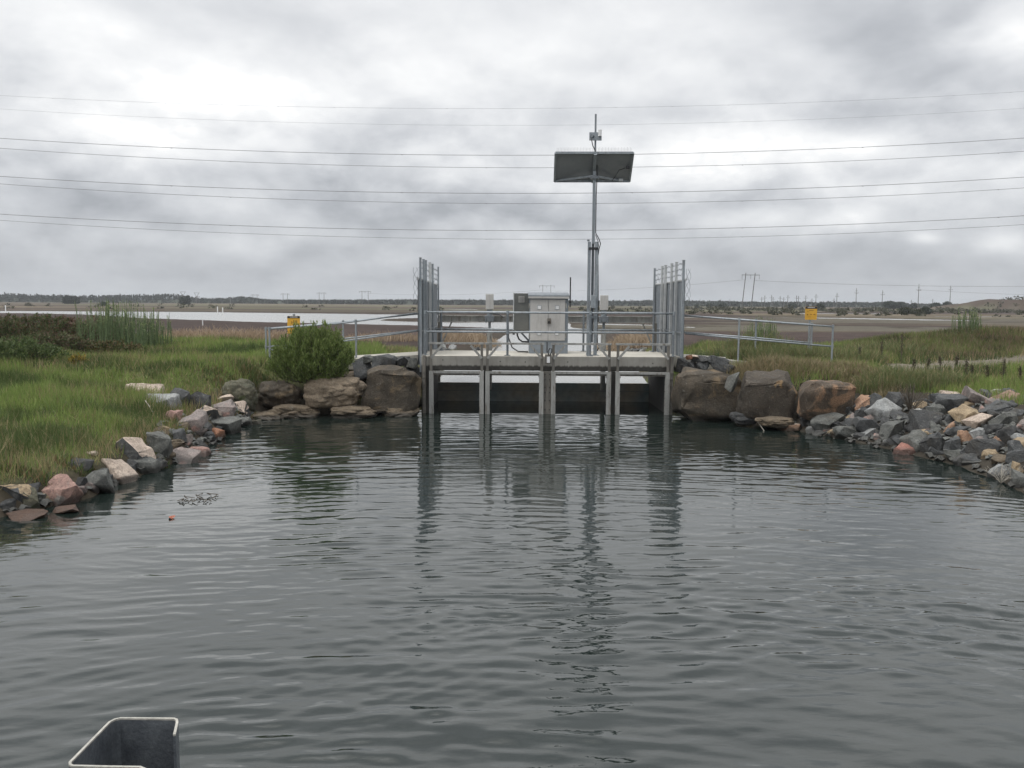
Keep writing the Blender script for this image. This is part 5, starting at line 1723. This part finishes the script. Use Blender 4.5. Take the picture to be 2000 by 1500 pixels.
# scrub along the embankment foot
r_ = np.random.default_rng(8)
Vv = []
for i in range(620):
    if i < 330: x = r_.uniform(60, 260); y = r_.uniform(225, 300) if x > 90 else r_.uniform(250, 330)
    elif i < 500: y = r_.uniform(150, 330); x = r_.uniform(.08, .62) * y
    elif i < 590: x = r_.uniform(165, 270); y = r_.uniform(285, 345)
    else: y = r_.uniform(190, 330); x = -r_.uniform(.02, .6) * y
    Vv.append(crown_tris(x, y, Hs(x, y) - .2, r_.uniform(.6, 1.8) * min(1, y / 220), r_.uniform(.4, 1.4) * min(1, y / 260), 26, r_, False, .4))
V_ = np.concatenate(Vv)
tag(npmesh('scrub', V_, np.arange(len(V_)).reshape(-1, 3), M['leaf'], np.repeat(np.array([.060, .060, .036]) * (.6 + .8 * r_.random(len(V_) // 3))[:, None], 3, 0)),
    'low scrub dotted across the marsh flats and the embankment', 'scrub', kind='stuff')

# twin-pole pylons
def pylon(label, px, ytop, D, gap_px, lean=0.0, parent=None):
    q = P(px, ytop, D); zb = max(Hs(q[0], D), 0.4) - .3
    h = q[2] - zb; g = gap_px * D / F / 2
    t = thing('twin_pole_pylon', label, 'power pylon', (q[0], D, zb), 'twin-pole power pylons')
    r = max(.16, .5 * D / F)
    for s in (-1, 1):
        MB().tube([(q[0] + s * g - lean * h, D, zb), (q[0] + s * g, D, zb + h)], [r, r * .8], 6).build('pole', M['pole'], t)
    za = zb + h * .945
    MB().bar((q[0] - g * 1.95, D - r - .12, za), (q[0] + g * 1.95, D - r - .12, za), .18).build('crossarm', M['pole'], t)
    for k in (-1.85, 0, 1.85):
        MB().tube([(q[0] + g * k, D - r - .12, za - .1), (q[0] + g * k, D - r - .12, za - h * .11)], max(.06, .25 * D / F), 5).build('insulator', M['pole'], t)
    return t


for px, yt, D, gp_, le, lb in [(1466, 533, 290, 18, .085, 'largest twin-pole pylon, leaning, right of the right screen'), (1068, 556, 560, 15.5, 0, 'twin-pole pylon rising behind the control cabinet'),
                              (713, 568, 600, 12, 0, 'twin-pole pylon nearest the left screen'), (628, 571, 610, 9.5, 0, 'twin-pole pylon above the left bush'),
                              (557, 573, 615, 8.5, 0, 'twin-pole pylon above the left warning sign'), (498, 575, 620, 8.0, 0, 'small twin-pole pylon left of the left warning sign'), (386, 579, 625, 5, 0, 'smallest twin-pole pylon, above the tall reeds')]:
    pylon(lb, px, yt, D, gp_, le)


def make_pole():
    t = thing('power_pole', 'tall single power pole, tallest of those on the right', 'power pole', (0, 0, 0), 'single power poles on the right horizon')
    MB().tube([(0, 0, 0), (0, 0, 12)], [.2, .13], 6).build('pole', M['pole'], t)
    MB().bar((-1.1, -.2, 9.2), (1.1, -.2, 9.2), .16).build('crossarm', M['pole'], t)
    MB().bar((-.6, -.2, 10.6), (.6, -.2, 10.6), .14).build('upper_crossarm', M['pole'], t)
    for x in (-1.0, 1.0):
        MB().tube([(x, -.2, 9.29), (x, -.2, 9.75)], .09, 5).build('insulator', M['pole'], t)
    return t


pp = make_pole()
poles = [(1795, 555, 360, 'tall single power pole, tallest of those on the right'), (1857, 558, 372, 'single power pole farthest right, by the reddish embankment'),
         (1724, 567, 450, 'single power pole above the pale water strip'), (1673, 563, 430, 'single power pole second right of the warning sign'), (1635, 572, 480, 'single power pole next right of the warning sign'),
         (1594, 574, 560, 'thin far pole directly above the right warning sign'), (1574, 577, 590, 'thin far pole just left of the right warning sign'), (1556, 577, 590, 'thin far pole, left half of a close pair before the sign'),
         (1559.5, 578, 620, 'thin far pole, right half of a close pair before the sign'), (1539, 576, 590, 'thin far pole in the middle of the far cluster'), (1531, 580, 620, 'short far pole left of the middle of the far cluster'),
         (1524, 578, 600, 'thin far pole right of the gap in the far cluster'), (1507, 576, 590, 'thin far pole left of the gap in the far cluster'), (1510, 580, 620, 'short far pole touching the one left of the gap'),
         (1494, 577, 600, 'thin far pole second from the left of the cluster'), (1488, 580, 620, 'thin far pole nearest the leaning twin poles'), (1629, 583, 630, 'very small far pole left of the near one by the sign'), (1586, 583, 630, 'very small far pole hidden by the sign top'),
         (1780, 586, 630, 'very small far pole over the broad dark trees'), (1822, 584, 630, 'very small far pole between the two tallest'), (450, 580, 620, 'thin far pole on the left over the woodland')]
for i, (px, yt, D, lb) in enumerate(poles):
    o = pp if i == 0 else copy_tree(pp)
    q = P(px, yt, D); zb = max(Hs(q[0], D), .4) - .2
    k = (q[2] - zb) / 12
    o.location = (q[0], D, zb); kx = max(k * .9, D / 500); o.scale = (kx, kx, k)
    o['label'] = lb
# lattice towers
for px, yt, D, lb in ((357, 570, 625, 'taller lattice tower above the end of the pines'), (384, 572, 640, 'shorter lattice tower above the end of the pines')):
    q = P(px, yt, D); h = q[2]; m_ = MB(); x = q[0]
    for s in (-1, 1):
        for s2 in (-1, 1):
            m_.bar((x + s * 1.4, D + s2 * 1.4, 0), (x + s * .35, D + s2 * .35, h * .72), .16)
        m_.bar((x + s * .35, D, h * .72), (x + s * 1.8, D, h), .2)
    for k in range(6):
        z0, z1 = h * .12 * k, h * .12 * (k + 1); w0, w1 = 1.4 - 1.05 * z0 / (h * .72), 1.4 - 1.05 * z1 / (h * .72)
        m_.bar((x - w0, D - w0, z0), (x + w1, D - w1, z1), .1); m_.bar((x + w0, D - w0, z0), (x - w1, D - w1, z1), .1)
    m_.bar((x - 2.2, D, h), (x + 2.2, D, h), .2)
    tag(m_.build('lattice_tower', M['pole'], loc=(x, D, 0)), lb, 'power pylon', 'lattice towers')

# cables
def cable(label, pts, D0_, r, group, spacers=0, name='power_line'):
    a = np.polyfit([p[0] for p in pts], [p[1] for p in pts], 2)
    m_ = MB()
    xs = np.linspace(-900, 2900, 70)
    P3 = [P(x, np.polyval(a, x), D0_) for x in xs]
    m_.tube(P3, r, 5)
    if spacers:
        for x in np.arange(-700 + spacers * 30, 2800, spacers * 100):
            q = P(x, np.polyval(a, x), D0_)
            m_.tube([(q[0] - .06, q[1], q[2] - .01), (q[0] + .06, q[1], q[2] - .02)], r * 1.8, 6)
    return tag(m_.build(name, M['wire'], loc=tuple(P3[35]), smooth=True), label, 'power line', group)


CG = 'high-voltage cables crossing the sky'
cable('highest thin cable, beaded with small markers', [(0, 187), (640, 208), (1000, 212), (1400, 207), (2000, 178)], 92, .010, CG, 1.1)
cable('second highest cable, thin and faint', [(0, 213), (600, 239), (1000, 245), (1350, 241), (2000, 211)], 92, .009, CG)
cable('third cable from the top of the sky', [(0, 269.5), (500, 296), (1000, 303), (1500, 294), (2000, 270)], 78, .023, CG, 4.5)
cable('fourth cable from the top of the sky', [(0, 289), (500, 318), (1000, 328), (1500, 319), (2000, 296)], 86, .022, CG, 5)
cable('fifth cable from the top, passing just below the solar panel', [(0, 344), (500, 370), (1000, 377), (1500, 370), (2000, 346)], 78, .024, CG, 4.5)
cable('sixth cable from the top, just under the fifth', [(0, 358.5), (500, 388), (1000, 397.5), (1500, 390), (2000, 367.5)], 86, .022, CG, 5)
cable('seventh cable, second lowest of the long spans', [(0, 418), (500, 442), (1000, 450.5), (1500, 443), (2000, 421.5)], 78, .023, CG, 5)
cable('lowest long cable, crossing the mast foot at its top', [(0, 430), (500, 457), (1000, 468), (1500, 460), (2000, 439)], 86, .019, CG, 5)
# conductors between the far poles
def span(label, a, b, sag, r, DA, DB_):
    m_ = MB(); pts = []
    for i in range(25):
        k = i / 24
        px = a[0] + (b[0] - a[0]) * k; py = a[1] + (b[1] - a[1]) * k + sag * 4 * k * (1 - k)
        pts.append(P(px, py, DA + (DB_ - DA) * k))
    m_.tube(pts, r, 4)
    tag(m_.build('power_line', M['wire'], loc=tuple(pts[0])), label, 'power line', 'conductors between the far poles')


span('faint wire running from the leaning twin poles to the right edge', (1475, 548), (2150, 557), 6, .05, 290, 300)
span('faint wire running left from the leaning twin poles behind the screen', (1456, 546), (1085, 569), 4, .045, 290, 560)
span('faint wire from the tallest single pole to the right edge', (1795, 566), (2150, 577), 3, .045, 360, 380)
span('faint wire behind the left screen to the cabinet pylon', (720, 573), (1060, 566), 6, .05, 600, 560)

# white marker pegs by the lake
for i, (px, py, h, lb) in enumerate([(425, 610, 1.0, 'white peg on the far lake shore, left of a pair'), (435, 611, .9, 'white peg on the far lake shore, right of a pair'), (396, 636, .55, 'short white peg on the near lake shore'),
                                    (11, 609, 1.0, 'white peg on the far lake shore at the left frame edge')]):
    q = G(px, py, .55)
    if i == 3: q = G(px, 607, .55)
    tag(MB().tube([(q[0], q[1], q[2] - .2), (q[0], q[1], q[2] + h)], .035 * q[1] / 60, 6).build('marker_peg', M['white'], loc=(q[0], q[1], q[2])), lb, 'peg', 'white pegs by the lake')

# ------------------------------------------------------------------ bent steel channel beside the photographer
zt_ = 1.70
path = [G(343, 1434, zt_), G(348.5, 1410, zt_), G(347.5, 1404, zt_), G(341, 1401.5, zt_), G(300, 1401, zt_), G(236, 1400.5, zt_), G(224, 1403, zt_), G(212, 1409, zt_), G(200, 1421, zt_), G(134, 1488, zt_), G(134, 1493, zt_), G(140, 1496, zt_),
        G(200, 1497.5, zt_), G(272, 1498.5, zt_), G(282, 1503, zt_)]
p2 = [np.array(p[:2]) for p in path]
th_ = .005
inn = []
for i, p in enumerate(p2):
    a = p2[max(i - 1, 0)]; b = p2[min(i + 1, len(p2) - 1)]
    d = (b - a) / np.linalg.norm(b - a)
    inn.append(p + np.array([-d[1], d[0]]) * th_)      # turned towards the hollow
t = thing('steel_channel', 'open galvanised steel channel standing at the lower left corner', 'steel channel', (p2[5][0], p2[5][1], -.6))
m_ = MB(); n = len(p2)
vs = [(*p, -.6) for p in p2] + [(*p, zt_ - .004) for p in p2] + [(*p, -.6) for p in inn] + [(*p, zt_ - .004) for p in inn]
fs = []
for i in range(n - 1):
    fs += [(i, i + 1, n + i + 1, n + i), (2 * n + i, 3 * n + i, 3 * n + i + 1, 2 * n + i + 1), (n + i, n + i + 1, 3 * n + i + 1, 3 * n + i), (i, 2 * n + i, 2 * n + i + 1, i + 1)]
fs += [(0, n, 3 * n, 2 * n), (n - 1, 3 * n - 1, 4 * n - 1, 2 * n - 1)]
m_.add(vs, fs).build('web', M['plate'], t)
m_ = MB()
vs = [(*p, zt_ - .0035) for p in p2] + [(*p, zt_) for p in p2] + [(*p, zt_ - .0035) for p in inn] + [(*p, zt_) for p in inn]
m_.add(vs, fs).build('rim', M['edge'], t)

# ------------------------------------------------------------------ air
hz = bpy.data.materials.new('pale_air'); hz.use_nodes = True
t_ = hz.node_tree; t_.nodes.remove(t_.nodes['Principled BSDF'])
pv = t_.nodes.new('ShaderNodeVolumePrincipled')
pv.inputs['Color'].default_value = (.86, .90, .95, 1); pv.inputs['Density'].default_value = .00030; pv.inputs['Anisotropy'].default_value = .2
t_.links.new(pv.outputs[0], t_.nodes['Material Output'].inputs['Volume'])
o = MB().box(-15500, 15500, -60, 5200, -3, 30).build('haze', hz)
tag(o, 'thin pale air softening the far woodland', 'haze', kind='stuff')
